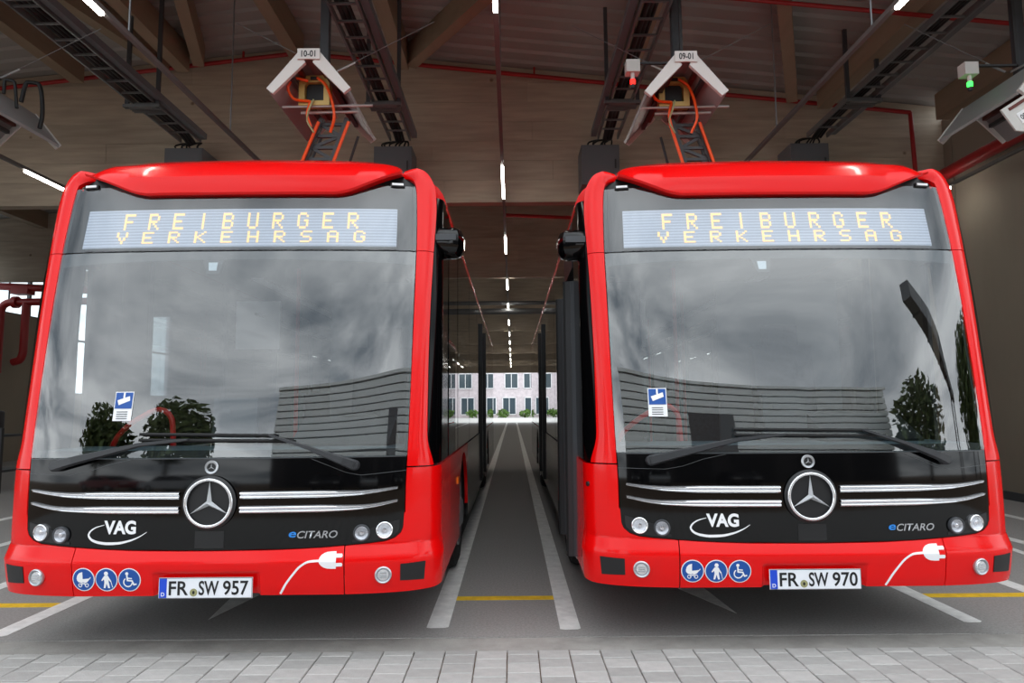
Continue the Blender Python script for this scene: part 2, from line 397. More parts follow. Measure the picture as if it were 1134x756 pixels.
# left side wall: solid below, glazed strip above, tall windows further back
wl = sempty('wall_left', 'dark left side wall with high glazed strip', 'wall', (XL, 0, 0))
for a, b, z0, z1 in ((4.4, 16.5, 0, 6.3), (16.5, 21.3, 0, 4.1), (21.3, 28, 0, 1.9), (28, YE, 0, 6.3), (16.5, 28, 5.35, 6.3)):
    MB().bb((-.15, a, z0), (0, b, z1)).build('panel', 'concretewall', wl)
def window(n, y0, y1, z0, z1, k, rows):
    w = sempty('window_%d' % n, ['high glazed strip in the left wall behind red pipes', 'tall glazed window in the left wall'][n-1], 'window', (XL, 0, 0))
    for i in range(k+1):
        yy = y0+(y1-y0)*i/k; MB().bb((-.12, yy-.04, z0), (-.03, yy+.04, z1)).build('mullion', 'steel', w)
    for r in range(rows+1):
        zz = z0+(z1-z0)*r/rows; MB().bb((-.11, y0, zz-.035), (-.04, y1, zz+.035)).build('transom', 'steel', w)
    for i in range(k):
        for r in range(rows):
            MB().bb((-.08, y0+(y1-y0)*i/k+.04, z0+(z1-z0)*r/rows+.035), (-.072, y0+(y1-y0)*(i+1)/k-.04, z0+(z1-z0)*(r+1)/rows-.035)).build('pane', 'clearpane', w)
M['clearpane'] = glass('clear_pane', (.9, .92, .92), 1.45)
window(1, 16.5, 21.3, 4.1, 5.35, 3, 1); window(2, 21.3, 28, 1.9, 5.35, 4, 2)
# gate frame at the far end
gf = sempty('door_1', 'open far gate of the hall with dark header', 'gate', (0, YE, 0))
pl = [(XL, 4.35), (XR, 4.35), (XR, roofz(XR)), (RX, RZ), (XL, roofz(XL))]
MB().prism([Vector(p) for p in pl], lambda p, k: Vector((p.x, k, p.y)), 0, .2).build('header', 'timber', gf)
MB().bb((XL, 0, 0), (XL+3.5, .2, 4.35)).build('jamb_panel', 'concretewall', gf)
# fascia over the hall front
fa = [(XL, 6.0), (XR, 6.0), (XR, roofz(XR)+.3), (RX, RZ+.3), (XL, roofz(XL)+.3)]
struct(MB().prism([Vector(p) for p in fa], lambda p, k: Vector((p.x, k, p.y)), Y0R-.12, Y0R-.002).build('trim_2', 'clad'), 'pale metal fascia over the hall front', 'fascia')
# far ground beyond the gate
struct(MB().bb((-60, YE, -.12), (60, 140, -.01)).build('ground_far', 'padstone'), 'bright pavement beyond the far gate', 'pavement')
# ------------------------------------------------------------------ city bus: front skin as a surface over (s, z); s runs across the front and round the corner
Pf = pchip([.25, .30, .36, .42, .60, .86, 1.06, 1.2, 1.4, 1.8, 2.40, 2.65, 2.9, 3.1], [.05, .03, .014, .004, 0, 0, .008, .025, .055, .128, .245, .298, .352, .40])
Cs = [0, .3, .5, .7, .9, 1.0, 1.1, 1.19, 1.25, 1.31, 1.37, 1.43]
Cxf = pchip(Cs, [0, .3, .5, .7, .9, 1.0, 1.1, 1.19, 1.237, 1.262, 1.273, 1.275])
Cyf = pchip(Cs, [0, .004, .012, .024, .045, .062, .09, .135, .175, .228, .283, .34])
Kf = pchip([.3, 1.1, 2.2, 3.0], [1, 1, .66, .6])
def S0(s, z):
    a = abs(s); sg = 1 if s >= 0 else -1
    if a <= 1.43: x, c = Cxf(a), Cyf(a)*Kf(z)
    else: x, c = 1.275, .34*Kf(z)+(a-1.43)
    return Vector((sg*x, Pf(z)*max(0, min(1, 1-(a-1.43)/2 if a > 1.43 else 1))+c, z))
def SN(s, z):
    e = .004; a = S0(s+e, z)-S0(s-e, z); b = S0(s, z+e)-S0(s, z-e); n = a.cross(b)
    return n.normalized()
def SF(s, z, off=0.): return S0(s, z)+SN(s, z)*off
def lerp1(x, a, b, u, v): return u+(v-u)*max(0, min(1, (x-a)/(b-a)))
def boff(s, z):                       # bumper bulge and number-plate recess
    o = lerp1(z, .35, .545, .010, .034) if z < .545 else lerp1(z, .545, .63, .034, .002)
    o *= lerp1(abs(s), 1.2, 1.6, 1, .15)
    if abs(s) < .30 and z < .50:
        d = min((.30-abs(s))/.02, (.497-z)/.012, 1); o -= .026*max(0, d)
    return o
def ribbon(A, B, nv, nu, off=0., th=.02, raw=False):
    A = [Vector(p) for p in A] if raw else resample(A, nv); B = [Vector(p) for p in B] if raw else resample(B, nv); nv = len(A)-1
    m = MB(); fr = []; bk = []
    for i in range(nv+1):
        for j in range(nu+1):
            p = A[i].lerp(B[i], j/nu); o = off(p.x, p.y, j/nu, i/nv) if callable(off) else off
            fr.append(SF(p.x, p.y, o)); bk.append(SF(p.x, p.y, o-th))
    n = (nv+1)*(nu+1); fs = []
    ix = lambda i, j: i*(nu+1)+j
    for i in range(nv):
        for j in range(nu):
            q = (ix(i, j), ix(i, j+1), ix(i+1, j+1), ix(i+1, j)); fs += [q, tuple(k+n for k in q[::-1])]
    for i in range(nv):
        for j in (0, nu): fs.append((ix(i, j), ix(i+1, j), ix(i+1, j)+n, ix(i, j)+n))
    for j in range(nu):
        for i in (0, nv): fs.append((ix(i, j), ix(i, j+1), ix(i, j+1)+n, ix(i, j)+n))
    return m.add(fr+bk, fs)
def mir(P, sg): return [(sg*x, z) for x, z in P]
def decal(name, poly, m, parent, off, bump=False, t=.0015):
    f = lambda p, k: SF(p[0], p[1], off+k+(boff(p[0], p[1]) if bump else 0))
    return MB().prism(poly, f, 0, t).build(name, m, parent, tri=True)
PANEL = [(.02, .610), (.36, .612), (.60, .619), (.782, .629), (.90, .637), (.98, .645), (1.035, .662), (1.068, .690), (1.08, .72), (1.085, .80), (1.088, .95), (1.090, 1.055), (1.094, 1.118)]
F57 = {'F': '11111 10000 10000 11110 10000 10000 10000', 'R': '11110 10001 10001 11110 10100 10010 10001', 'E': '11111 10000 10000 11110 10000 10000 11111',
       'I': '00100 00100 00100 00100 00100 00100 00100', 'B': '11110 10001 10001 11110 10001 10001 11110', 'U': '10001 10001 10001 10001 10001 10001 01110',
       'G': '01110 10001 10000 10011 10001 10001 01110', 'V': '10001 10001 10001 01010 01010 00100 00100', 'K': '10001 10010 10100 11000 10100 10010 10001',
       'H': '10001 10001 10001 11111 10001 10001 10001', 'S': '01111 10000 10000 01110 00001 00001 11110', 'A': '01110 10001 10001 11111 10001 10001 10001'}
def star(m, r, depth, T):
    vs = [Vector((0, 0, depth))]; fs = []
    for k in range(6):
        a = pi/2+k*pi/3; rr = r if k % 2 == 0 else r*.135
        vs.append(Vector((rr*cos(a), rr*sin(a), .002 if k % 2 == 0 else .001)))
    for k in range(6): fs.append((0, 1+k, 1+(k+1) % 6))
    m.add([T @ v for v in vs], fs)
def TF(s, z, off=0.):                 # frame on the front surface: local +Z outward, +X across, +Y up
    p = SF(s, z, off); n = SN(s, z); x = (Vector((1, 0, 0))-n*n.x).normalized(); y = n.cross(x)
    return Matrix.Translation(p) @ Matrix((x, y, n)).transposed().to_4x4()
def build_bus(label, loc, plate_l, plate_r, door_open, cam_x, panto_dx, panto_lean):
    B = thing('city_bus', label, 'bus', loc, 'red electric city buses')
    p = lambda mb, n, m, sm=40, par=B, tri=False: mb.build(n, m, par, sm, tri=tri)
    # --- bumper
    top = [(-x, z-.004) for x, z in PANEL[:4][::-1]]+[(x, z-.004) for x, z in PANEL[:4]]
    xs = [-.757+1.514*i/96 for i in range(97)]
    tz = pchip([q[0] for q in top], [q[1] for q in top])
    p(ribbon([(x, .366-.008*(x/.76)**2) for x in xs], [(x, tz(x)) for x in xs], 0, 26, lambda s, z, u, v: boff(s, z), .03, raw=True), 'bumper', 'red', 50)
    for sg in (-1, 1):
        A = [(.763, .358), (.763, .48), (.763, .56), (.763, .622)]+[(x, z-.004) for x, z in PANEL[3:10]]+[(1.092, .80), (1.094, .95), (1.097, 1.052)]
        A = [A[0], (.763, .40), (.763, .44), (.763, .48), (.763, .52), (.763, .545), (.763, .575), (.763, .60), (.763, .622)]+A[4:]
        Bz = [q[1] for q in A]; Bo = [(1.95, z) for z in Bz]
        p(ribbon(mir(A, sg), mir(Bo, sg), 0, 34, lambda s, z, u, v: boff(s, z), .03, raw=True), 'bumper_corner', 'red', 50)
        # reflector pad, fog lamp
        pad = [(1.062, .425), (1.185, .418), (1.188, .522), (1.062, .518)]
        p(ribbon(mir(resample([pad[0], pad[1]], 6), sg), mir(resample([pad[3], pad[2]], 6), sg), 0, 4, lambda s, z, u, v: boff(s, z)+.004, .012, raw=True), 'bumper_pad', 'blackplastic')
        fx, fz = .972, .463; T = TF(sg*fx, fz, boff(fx, fz))
        fg = p(MB().lathe([(0, .012), (.03, .011), (.037, .004)], 20, T), 'fog_lamp', 'chrome')
        p(MB().lathe([(.036, .0), (.037, .013), (.042, .016), (.047, .012), (.048, 0)], 24, T), 'bezel', 'silver', 40, fg)
        for k in (-1, 0, 1): MB().box((0, 0, .016), (.04, .004, .004)).build('lens_bar', 'silver', fg).matrix_local = T @ Matrix.Translation((0, k*.012, 0))
        # headlamps
        hb = [(x, z+.006) for x, z in PANEL[3:9]]
        ho = p(ribbon(mir([(.80, .642), (.88, .646), (.97, .655), (1.02, .668), (1.05, .69), (1.058, .71)], sg), mir([(.80, .652), (.86, .70), (.94, .73), (1.0, .745), (1.04, .755), (1.06, .76)], sg), 14, 6, .003, .01), 'headlamp_housing', 'blackplastic')
        for hx, hz in ((.977, .706), (.852, .694)):
            T = TF(sg*hx, hz, .002)
            hl = p(MB().lathe([(0, .002), (.02, .003), (.03, .006), (.037, .013)], 24, T), 'headlamp', 'starsilver' if hx > .9 else 'silver')
            p(MB().lathe([(.037, -.01), (.038, .014), (.043, .017), (.047, .014), (.048, -.01)], 28, T), 'bezel', 'chrome' if hx > .9 else 'greyplastic', 40, hl)
            p(MB().lathe([(0, .022), (.015, .021), (.028, .018), (.038, .013)], 24, T), 'lens', 'lens', 60, hl)
            p(MB().lathe([(0, .012), (.012, .010), (.014, .003)], 14, T), 'bulb_shield', 'chrome', 40, hl)
        # pillar with arch at the top
        I = [(1.098, 1.060), (1.104, 1.25), (1.110, 1.6), (1.115, 2.0), (1.118, 2.377), (1.112, 2.66), (1.103, 2.80), (1.090, 2.855), (1.055, 2.893), (1.0, 2.908), (.90, 2.912), (.80, 2.912)]
        O = [(1.26, 1.060), (1.208, 1.24), (1.206, 1.6), (1.212, 2.0), (1.226, 2.377), (1.240, 2.66), (1.228, 2.80), (1.190, 2.895), (1.135, 2.948), (1.06, 2.962), (.92, 2.962), (.80, 2.962)]
        I, O = index_path(I, 66), index_path(O, 66); cut = 25
        bul = lambda s, z, u, v: .010*sin(pi*min(1, max(0, u)))
        p(ribbon(mir(I[:cut], sg), mir(O[:cut], sg), 0, 8, bul, .03, raw=True), 'front_pillar', 'red', 50)
        up = [(Vector(I[cut-1])+Vector((0, .005)))]+[Vector(q) for q in I[cut:]]; uo = [(Vector(O[cut-1])+Vector((0, .005)))]+[Vector(q) for q in O[cut:]]
        p(ribbon(mir(up, sg), mir(uo, sg), 0, 8, lambda s, z, u, v: bul(s, z, u, v)-.04*lerp1(abs(s), 1.10, 1.04, 0, 1)*(1 if z > 2.86 else 0)-.07*lerp1(abs(s), 1.04, .94, 0, 1), .03, raw=True), 'pillar_arch', 'red', 50)
        # dark corner glass behind the pillar
        q0 = [(1.265, 1.066), (1.213, 1.225), (1.211, 1.6), (1.220, 2.13), (1.235, 2.46), (1.25, 2.76)]; q1 = [(1.78, 1.066), (1.80, 1.225), (1.80, 1.6), (1.80, 2.13), (1.80, 2.46), (1.80, 2.76)]
        p(ribbon(mir(q0, sg), mir(q1, sg), 24, 12, -.002, .008), 'quarter_glass', 'sideblack')
        # camera mirror
        mp = Vector((sg*1.262, .78, 2.475)) if sg*loc[0] > 0 else Vector((sg*1.305, .47, 2.47))
        arm = p(MB().tube([mp+Vector((-sg*.06, .06, .07)), mp+Vector((-sg*.02, .03, .05)), mp+Vector((0, 0, .02))], .03, 8), 'mirror_arm', 'blackplastic')
        rb = []
        for fz, sc in ((-.095, .5), (-.082, .76), (-.045, .97), (.03, 1), (.07, .84), (.088, .58)):
            rb.append([mp+Vector((sg*x_*sc, y_*sc, fz)) for x_, y_ in ((-.105, -.05), (-.07, -.10), (.07, -.10), (.100, -.05), (.100, .09), (.07, .14), (-.07, .14), (-.105, .09))])
        m = MB().add([q for g in rb for q in g], [(k*8+q, k*8+(q+1) % 8, (k+1)*8+(q+1) % 8, (k+1)*8+q) for k in range(5) for q in range(8)]+[tuple(range(8)), tuple(range(40, 48))])
        p(m, 'mirror_camera', 'blackgloss', 50)
        MB().box(mp+Vector((-sg*.01, -.102, .015)), (.13, .012, .04)).build('lens_cover', 'greyplastic', arm)
        # marker lamp and roof recess
        T = TF(sg*.985, 2.826, .0)
        ml = MB().box((0, 0, .004), (.09, .026, .02)).build('marker_lamp', 'blackplastic', B); ml.matrix_local = T
        MB().box((0, 0, .016), (.072, .014, .008)).build('lamp_lens', 'white', ml)
    # --- black front panel, wiper pocket, wind screen, destination glass
    L = [(-x, z) for x, z in PANEL]; R = PANEL
    p(ribbon(L, R, 0, 60, 0, .02, raw=True), 'front_panel', 'blackgloss', 50)
    p(ribbon([(-1.092, 1.033), (-.82, 1.027), (-.72, 1.045), (-.60, 1.085), (-.47, 1.112)], [(-1.092, 1.036), (-.82, 1.030), (-.72, 1.048), (-.60, 1.088), (-.47, 1.115)], 24, 1, .0015, .004), 'panel_seam', 'seamgrey')
    p(ribbon([(1.092, 1.036), (.845, 1.014), (.76, 1.03), (.66, 1.07), (.56, 1.110)], [(1.092, 1.039), (.845, 1.017), (.76, 1.033), (.66, 1.073), (.56, 1.113)], 24, 1, .0015, .004), 'panel_seam', 'seamgrey')
    p(ribbon([(-1.092, 1.116), (1.092, 1.116)], [(-1.092, 1.121), (1.092, 1.121)], 40, 1, .002, .006), 'windscreen_trim', 'seamgrey')
    p(ribbon([(-.078, .622), (.085, .622)], [(-.078, .716), (.085, .716)], 4, 4, .0025, .004), 'tow_flap', 'blackplastic')
    zz = [1.124+(2.372-1.124)*i/44 for i in range(45)]
    ix = pchip([1.0, 1.25, 1.6, 2.13, 2.4, 2.7, 2.84], [1.094, 1.100, 1.106, 1.111, 1.114, 1.108, 1.096])
    p(ribbon([(-ix(z), z) for z in zz], [(ix(z), z) for z in zz], 0, 56, 0, .006, raw=True), 'windscreen', 'glass', 60)
    # dark frit band round the glass, behind it
    gt = [( -1.098+2.196*i/40) for i in range(41)]
    p(ribbon([(x, 2.322-.033*(abs(x)/1.09)**2.5) for x in gt], [(x, 2.378) for x in gt], 0, 3, -.010, .004, raw=True), 'glass_border', 'blackplastic')
    for sg in (-1, 1): p(ribbon([(sg*(ix(z)-.018), z) for z in zz], [(sg*ix(z), z) for z in zz], 0, 2, -.010, .004, raw=True), 'glass_border', 'blackplastic')
    p(ribbon([(-1.09, 1.124), (1.09, 1.124)], [(-1.09, 1.165), (1.09, 1.165)], 40, 2, -.010, .004), 'glass_border', 'blackplastic')
    zd = [2.381+(2.822-2.381)*i/14 for i in range(15)]
    p(ribbon([(-ix(z), z) for z in zd], [(ix(z), z) for z in zd], 0, 48, 0, .005, raw=True), 'destination_glass', 'destglass', 60)
    for sg in (-1, 1): p(ribbon([(sg*(ix(z)-.022), z) for z in zd], [(sg*(ix(z)-.001), z) for z in zd], 0, 2, -.0055, .044, raw=True), 'glass_border', 'blackplastic')
    zd2 = [2.375+(2.96-2.375)*i/14 for i in range(15)]
    p(ribbon([(-ix(z)-.005, z) for z in zd2], [(ix(z)+.005, z) for z in zd2], 0, 48, -.05, .01, raw=True), 'display_box', 'blackplastic', 60)
    ds = p(ribbon([(-.992, 2.412), (.992, 2.412)], [(-.988, 2.668), (.988, 2.668)], 48, 4, -.016, .03), 'destination_display', 'display')
    for word, xc0, xc1, z0, z1, w in (('FREIBURGER', -.705, .712, 2.530, 2.640, .068), ('VERKEHRSAG', -.738, .758, 2.437, 2.515, .072)):
        for k, ch in enumerate(word):
            xc = xc0+(xc1-xc0)*k/9; m = MB(); rows = F57[ch].split()
            for r in range(7):
                for c in range(5):
                    if rows[r][c] == '1':
                        for sub in (0, 1):
                            dx_ = w/5; dz_ = (z1-z0)/7; x0 = xc-w/2+dx_*c+dx_*.5*sub+.001; x1 = x0+dx_*.47; a0 = z1-dz_*(r+1)+.0006; a1 = z1-dz_*r-.0006
                            m.add([SF(x0, a0, -.0135), SF(x1, a0, -.0135), SF(x1, a1, -.0135), SF(x0, a1, -.0135)], [(0, 1, 2, 3)])
            m.build('display_letter', 'led', ds)
    # camera/sensor bracket behind the wind screen top
    sb = p(ribbon([(-.20, 2.325), (-.165, 2.232), ], [(-.07, 2.325), (-.09, 2.232)], 8, 4, -.014, .03), 'sensor_bracket', 'blackplastic')
    p(ribbon([(-.162, 2.305), (-.155, 2.252)], [(-.105, 2.305), (-.108, 2.252)], 4, 3, -.012, .002), 'sensor_window', 'silver', 40, sb)
    # --- visor
    n = 64; zl = pchip([0, .60, .66, .80, .90, 1.012], [2.752, 2.752, 2.762, 2.815, 2.855, 2.892]); zc = pchip([0, .62, .70, .80, .92, 1.012], [2.874, 2.872, 2.872, 2.892, 2.918, 2.910])
    zt = pchip([0, .5, .85, .95, .995, 1.012], [3.06, 3.055, 3.045, 3.03, 2.99, 2.93]); m = MB(); vs = []; k = 9
    for i in range(n+1):
        x = 1.012*sin(pi/2*(2*i/n-1)); a = abs(x); a_ = min(a, .995); y0 = Pf(2.76)+Cyf(a)*.6
        e = max(0, min(1, (a-.6)/.395)); e = e*e
        yl = y0-.04; yc = y0-.034+.045*e; yt = y0+.165+.05*e
        L_, C_, T_ = zl(a), zc(a), zt(a)
        vs += [(x, y0+.06, L_+.01), (x, yl+.012, L_), (x, yl, L_+.012), (x, (yl+yc)/2-.004, (L_+C_)/2), (x, yc, C_), (x, yc+.045, C_+(T_-C_)*.30), (x, yc+.105, C_+(T_-C_)*.62), (x, yt+.03, T_-.004), (x, yt+.55, T_+.02)]
    fs = [(i*k+j, i*k+j+1, (i+1)*k+j+1, (i+1)*k+j) for i in range(n) for j in range(k-1)]+[tuple(range(k)), tuple(n*k+j for j in range(k))]
    p(m.add(vs, fs), 'roof_visor', 'red', 28)
    # --- chrome bars
    for sg in (-1, 1):
        for cz, ez in ((.912, .940), (.832, .868)):
            P_ = smooth_path([(.172, cz), (.45, cz+.001), (.70, cz+.002), (.815, cz+.004), (.90, cz+.010), (1.046, ez)], 40)
            lo_ = []; hi_ = []
            for i, (x, z) in enumerate(P_):
                w = .021 if x < .62 else lerp1(x, .62, 1.046, .021, .0075); lo_.append((x, z-w)); hi_.append((x, z+w))
            br = p(ribbon(mir(lo_, sg), mir(hi_, sg), 0, 10, lambda s, z, u, v: .004+.016*abs(sin(2*pi*u))**.7*(1 if u > .5 else .75), .01, raw=True), 'chrome_bar', 'chrome', 50)
    # --- star emblem
    T = TF(0, .873, .006)
    em = p(MB().lathe([(0, .0), (.150, 0), (.152, .004), (.145, .012), (.137, .014)], 48, T), 'emblem', 'blackplastic')
    T2 = T @ Matrix.Translation((0, 0, .004))
    p(MB().tube([T2 @ Vector((.129*cos(2*pi*i/48), .129*sin(2*pi*i/48), .012)) for i in range(48)], .0095, 10, True), 'emblem_ring', 'chrome', 60, em)
    m = MB(); star(m, .124, .03, T2); p(m, 'emblem_star', 'starsilver', None, em)
    T = TF(0, 1.069, .001)
    bd = p(MB().lathe([(0, .004), (.030, .004), (.036, .006), (.039, .003), (.039, 0)], 28, T), 'badge', 'silver')
    p(MB().lathe([(0, .0062), (.024, .0062), (.025, .004)], 24, T), 'badge_field', 'blackplastic', 40, bd)
    m = MB(); star(m, .026, .009, T @ Matrix.Translation((0, 0, .004))); p(m, 'badge_star', 'starsilver', None, bd)
    # --- operator logo: letters and sweeping arc
    lg = lettering('operator_logo', 'VAG', .098, 'white', B, lambda x, y: SF(-.507+x, .738+y, .003), .04, 0, .185)
    e = [(-.60, .751), (-.645, .738), (-.680, .715), (-.690, .695), (-.675, .672), (-.635, .655), (-.58, .648), (-.52, .650), (-.45, .664), (-.39, .688), (-.352, .712)]
    e = smooth_path(e, 40); wd = [.002+.0085*max(0, sin(pi*(i/40)))**1.2 for i in range(41)]
    lo_ = []; hi_ = []
    for i in range(41):
        a, b = Vector(e[max(i-1, 0)]), Vector(e[min(i+1, 40)]); t = (b-a).normalized(); nrm = Vector((-t.y, t.x)); c = Vector(e[i]); lo_.append(tuple(c-nrm*wd[i]*.7)); hi_.append(tuple(c+nrm*wd[i]*.7))
    p(ribbon(lo_, hi_, 0, 1, .003, .002, raw=True), 'logo_arc', 'white', None, lg)
    lettering('model_lettering', 'CITARO', .056, 'silver', B, lambda x, y: SF(.606+x, .690+y, .003), .012, .25, .225)
    lettering('model_lettering', 'e', .062, 'bluee', B, lambda x, y: SF(.468+x, .691+y, .003), .02, .15, .042)
    # --- number plate
    pb = lambda x, z, o=0: SF(0, .41, 0)+Vector((x, -.018-o, z-.41))
    pl = MB().prism([(-.26, .354), (.26, .354), (.26, .466), (-.26, .466)], lambda q, k: pb(q[0], q[1], k), 0, .006).build('number_plate', 'platew', B)
    MB().prism([(-.257, .358), (-.216, .358), (-.216, .462), (-.257, .462)], lambda q, k: pb(q[0], q[1], k), .006, .007).build('plate_euroband', 'plateblue', pl)
    lettering('plate_country_letter', 'D', .03, 'white', pl, lambda x, y: pb(-.2365+x, .377+y, .0078), .01)
    m = MB()
    for a, b in (((-.259, .355), (.259, .357)), ((-.259, .463), (.259, .465)), ((.257, .355), (.259, .465))): m.prism([a, (b[0], a[1]), b, (a[0], b[1])], lambda q, k: pb(q[0], q[1], k), .006, .0075)
    m.build('plate_rim', 'plateblack', pl)
    lettering('plate_lettering', plate_l[0], .106, 'plateblack', pl, lambda x, y: pb(-.150+x, .410+y, .0075), .017, 0, .108)
    lettering('plate_lettering', plate_l[1], .106, 'plateblack', pl, lambda x, y: pb(.018+x, .410+y, .0075), .019, 0, .112)
    lettering('plate_lettering', plate_r, .106, 'plateblack', pl, lambda x, y: pb(.168+x, .410+y, .0075), .017, 0, .142)
    MB().prism([(-.066+.021*cos(2*pi*i/20), .386+.021*sin(2*pi*i/20)) for i in range(20)], lambda q, k: pb(q[0], q[1], k), .006, .0075).build('plate_seal', 'seal', pl)
    MB().prism([(-.066+.007*cos(2*pi*i/8), .386+.010*sin(2*pi*i/8)) for i in range(8)], lambda q, k: pb(q[0], q[1], k), .0075, .008).build('seal_crest', 'plateblack', pl)
    # --- three round access stickers
    sx = [-.690, -.558, -.426]; sz = .458
    circ = lambda cx, cz, r, n=28: [(cx+r*cos(2*pi*i/n), cz+r*sin(2*pi*i/n)) for i in range(n)]
    def stroke(cx, P_, w): # thick polyline as polygon list
        out = []
        for a, b in zip(P_, P_[1:]):
            a, b = Vector(a), Vector(b); t = (b-a).normalized(); nn = Vector((-t.y, t.x))*w/2; e_ = t*w*.3
            out.append([(cx[0]+q.x, cx[1]+q.y) for q in (a-nn-e_, b-nn+e_, b+nn+e_, a+nn-e_)])
        return out
    names = ('pram_sticker', 'walking_aid_sticker', 'wheelchair_sticker')
    for k in range(3):
        c = (sx[k], sz); st_ = decal(names[k], circ(*c, .064), 'white', B, .002, True)
        decal('sticker_disc', circ(*c, .059), 'blue', st_, .0036, True)
        sh = []
        if k == 0:
            hood = [(-.004, .002), (-.004, .042), (-.022, .036), (-.034, .022), (-.038, .004), (-.036, -.006), (-.026, -.016), (.020, -.016), (.030, -.006), (.034, .006), (.042, .014), (.044, .011), (.037, .002)]
            sh = [[(c[0]+x, c[1]+z) for x, z in hood]]
            sh += stroke(c, [(-.016, -.016), (.014, -.030)], .004)+stroke(c, [(.014, -.016), (-.016, -.030)], .004)
            for wx in (-.019, .019):
                for i in range(12): sh += stroke(c, [(wx+.0095*cos(2*pi*i/12), -.032+.0095*sin(2*pi*i/12)), (wx+.0095*cos(2*pi*(i+1)/12), -.032+.0095*sin(2*pi*(i+1)/12))], .0035)
        elif k == 1:
            sh = [circ(c[0]+.001, c[1]+.034, .0115, 16)]
            body = [(-.009, .022), (.011, .022), (.02, .006), (.029, -.008), (.024, -.012), (.014, .0), (.014, -.014), (.020, -.046), (.010, -.046), (.001, -.020), (-.006, -.046), (-.016, -.046), (-.010, -.014), (-.012, .002), (-.024, -.008), (-.027, -.003), (-.017, .012)]
            sh += [[(c[0]+x, c[1]+z) for x, z in body]]+stroke(c, [(.027, -.01), (.035, -.042)], .003)
        else:
            sh = [circ(c[0]-.012, c[1]+.034, .009, 14)]
            sh += stroke(c, [(-.012, .022), (-.010, -.004), (.016, -.006), (.026, -.028), (.038, -.024)], .008)+stroke(c, [(-.010, .009), (.014, .007)], .006)
            pts = arc(-.008, -.014, .024, 130, 345, 14); sh += stroke(c, pts, .006)
        for q in sh: decal('pictogram', q, 'white', st_, .0052, True)
    # --- plug graphic
    bx_ = [.622, .627, .636, .650, .668, .690, .716]; hh_ = [.006, .018, .029, .038, .044, .046, .046]
    pg = p(ribbon([(x, .552-h_) for x, h_ in zip(bx_, hh_)], [(x, .552+h_) for x, h_ in zip(bx_, hh_)], 0, 16, lambda s, z, u, v: boff(s, z)+.0025, .002, raw=True), 'plug_graphic', 'white', None)
    for zc_ in (.528, .576): decal('plug_pin', [(.714, zc_-.010), (.748, zc_-.010), (.752, zc_), (.748, zc_+.010), (.714, zc_+.010)], 'white', pg, .0022, True)
    cb = smooth_path([(.625, .552), (.57, .548), (.52, .522), (.48, .478), (.44, .425), (.408, .372)], 24)
    for a, b in zip(cb, cb[1:]):
        pass
    lo_ = []; hi_ = []
    for i in range(25):
        a, b = Vector(cb[max(i-1, 0)]), Vector(cb[min(i+1, 24)]); t = (b-a).normalized(); nn = Vector((-t.y, t.x))*.0058; lo_.append(tuple(Vector(cb[i])-nn)); hi_.append(tuple(Vector(cb[i])+nn))
    p(ribbon(lo_, hi_, 0, 1, lambda s, z, u, v: boff(s, z)+.0022, .0015, raw=True), 'plug_cable', 'white', None, pg)
    # --- wipers
    for sg, piv, elb, tip, b0, b1 in ((-1, (-.905, 1.078), (-.40, 1.195), (-.13, 1.222), (-.42, 1.222), (.46, 1.212)), (1, (.806, 1.072), (.55, 1.168), (.325, 1.243), (.36, 1.243), (-.42, 1.255))):
        w = p(MB().tube([SF(*piv, .03)], .02) if False else MB().lathe([(0, .05), (.022, .048), (.030, .035), (.030, 0)], 16, TF(*piv, 0)), 'wiper', 'wiperm')
        pts = [SF(*piv, .045), SF(piv[0]*.75+elb[0]*.25, piv[1]*.75+elb[1]*.25, .055), SF(*elb, .05), SF(*tip, .04)]
        m = MB()
        a0 = [.062, .052, .024, .014]
        pr = [Vector(q) for q in pts]
        for i in range(3):
            d = (pr[i+1]-pr[i]).normalized(); nn = SN(*piv); up_ = nn.cross(d).normalized()
            vs = []
            for q, wd_ in ((pr[i], a0[i]), (pr[i+1], a0[i+1])):
                for u_, v_ in ((-1, -1), (1, -1), (.7, 1), (-.7, 1)): vs.append(q+up_*u_*wd_/2+nn*v_*.014)
            m.add(vs, [(0, 3, 2, 1), (4, 5, 6, 7), (0, 1, 5, 4), (1, 2, 6, 5), (2, 3, 7, 6), (3, 0, 4, 7)])
        p(m, 'wiper_arm', 'wiperm', 30, w)
        m = MB(); q0, q1 = Vector(b0), Vector(b1)
        m.tube([SF(*(q0.lerp(q1, i/10)), .024) for i in range(11)], .010, 6)
        p(m, 'wiper_blade', 'rubber', 40, w)
    # --- camera notice on the glass
    cx = cam_x
    cs = decal('camera_notice', [(cx-.055, 1.334), (cx+.055, 1.334), (cx+.055, 1.503), (cx-.055, 1.503)], 'white', B, .002)
    decal('notice_field', [(cx-.050, 1.405), (cx+.050, 1.405), (cx+.050, 1.498), (cx-.050, 1.498)], 'blue', cs, .004)
    rt = lambda x, z: (cx+x*cos(.35)-z*sin(.35), 1.452+x*sin(.35)+z*cos(.35))
    decal('pictogram', [rt(-.035, -.016), rt(.035, -.014), rt(.040, .012), rt(-.035, .014)], 'white', cs, .0055)
    decal('pictogram', [(cx-.005, 1.466), (cx+.005, 1.466), (cx+.005, 1.497), (cx-.005, 1.497)], 'white', cs, .0055)
    for k in range(4): decal('notice_text', [(cx-.035, 1.345+k*.013), (cx+.03, 1.345+k*.013), (cx+.03, 1.349+k*.013), (cx-.035, 1.349+k*.013)], 'greyplastic', cs, .004)
    # small flap on the right bus's door-side corner
    # --- body shell behind the front
    LB = 12.0; y1 = .95
    sec = [(1.275, 2.74)]+[(1.275-.20*(1-cos(radians(a))), 2.74+.215*sin(radians(a))) for a in (15, 30, 45, 60, 75, 90)]+[(.6, 2.985)]
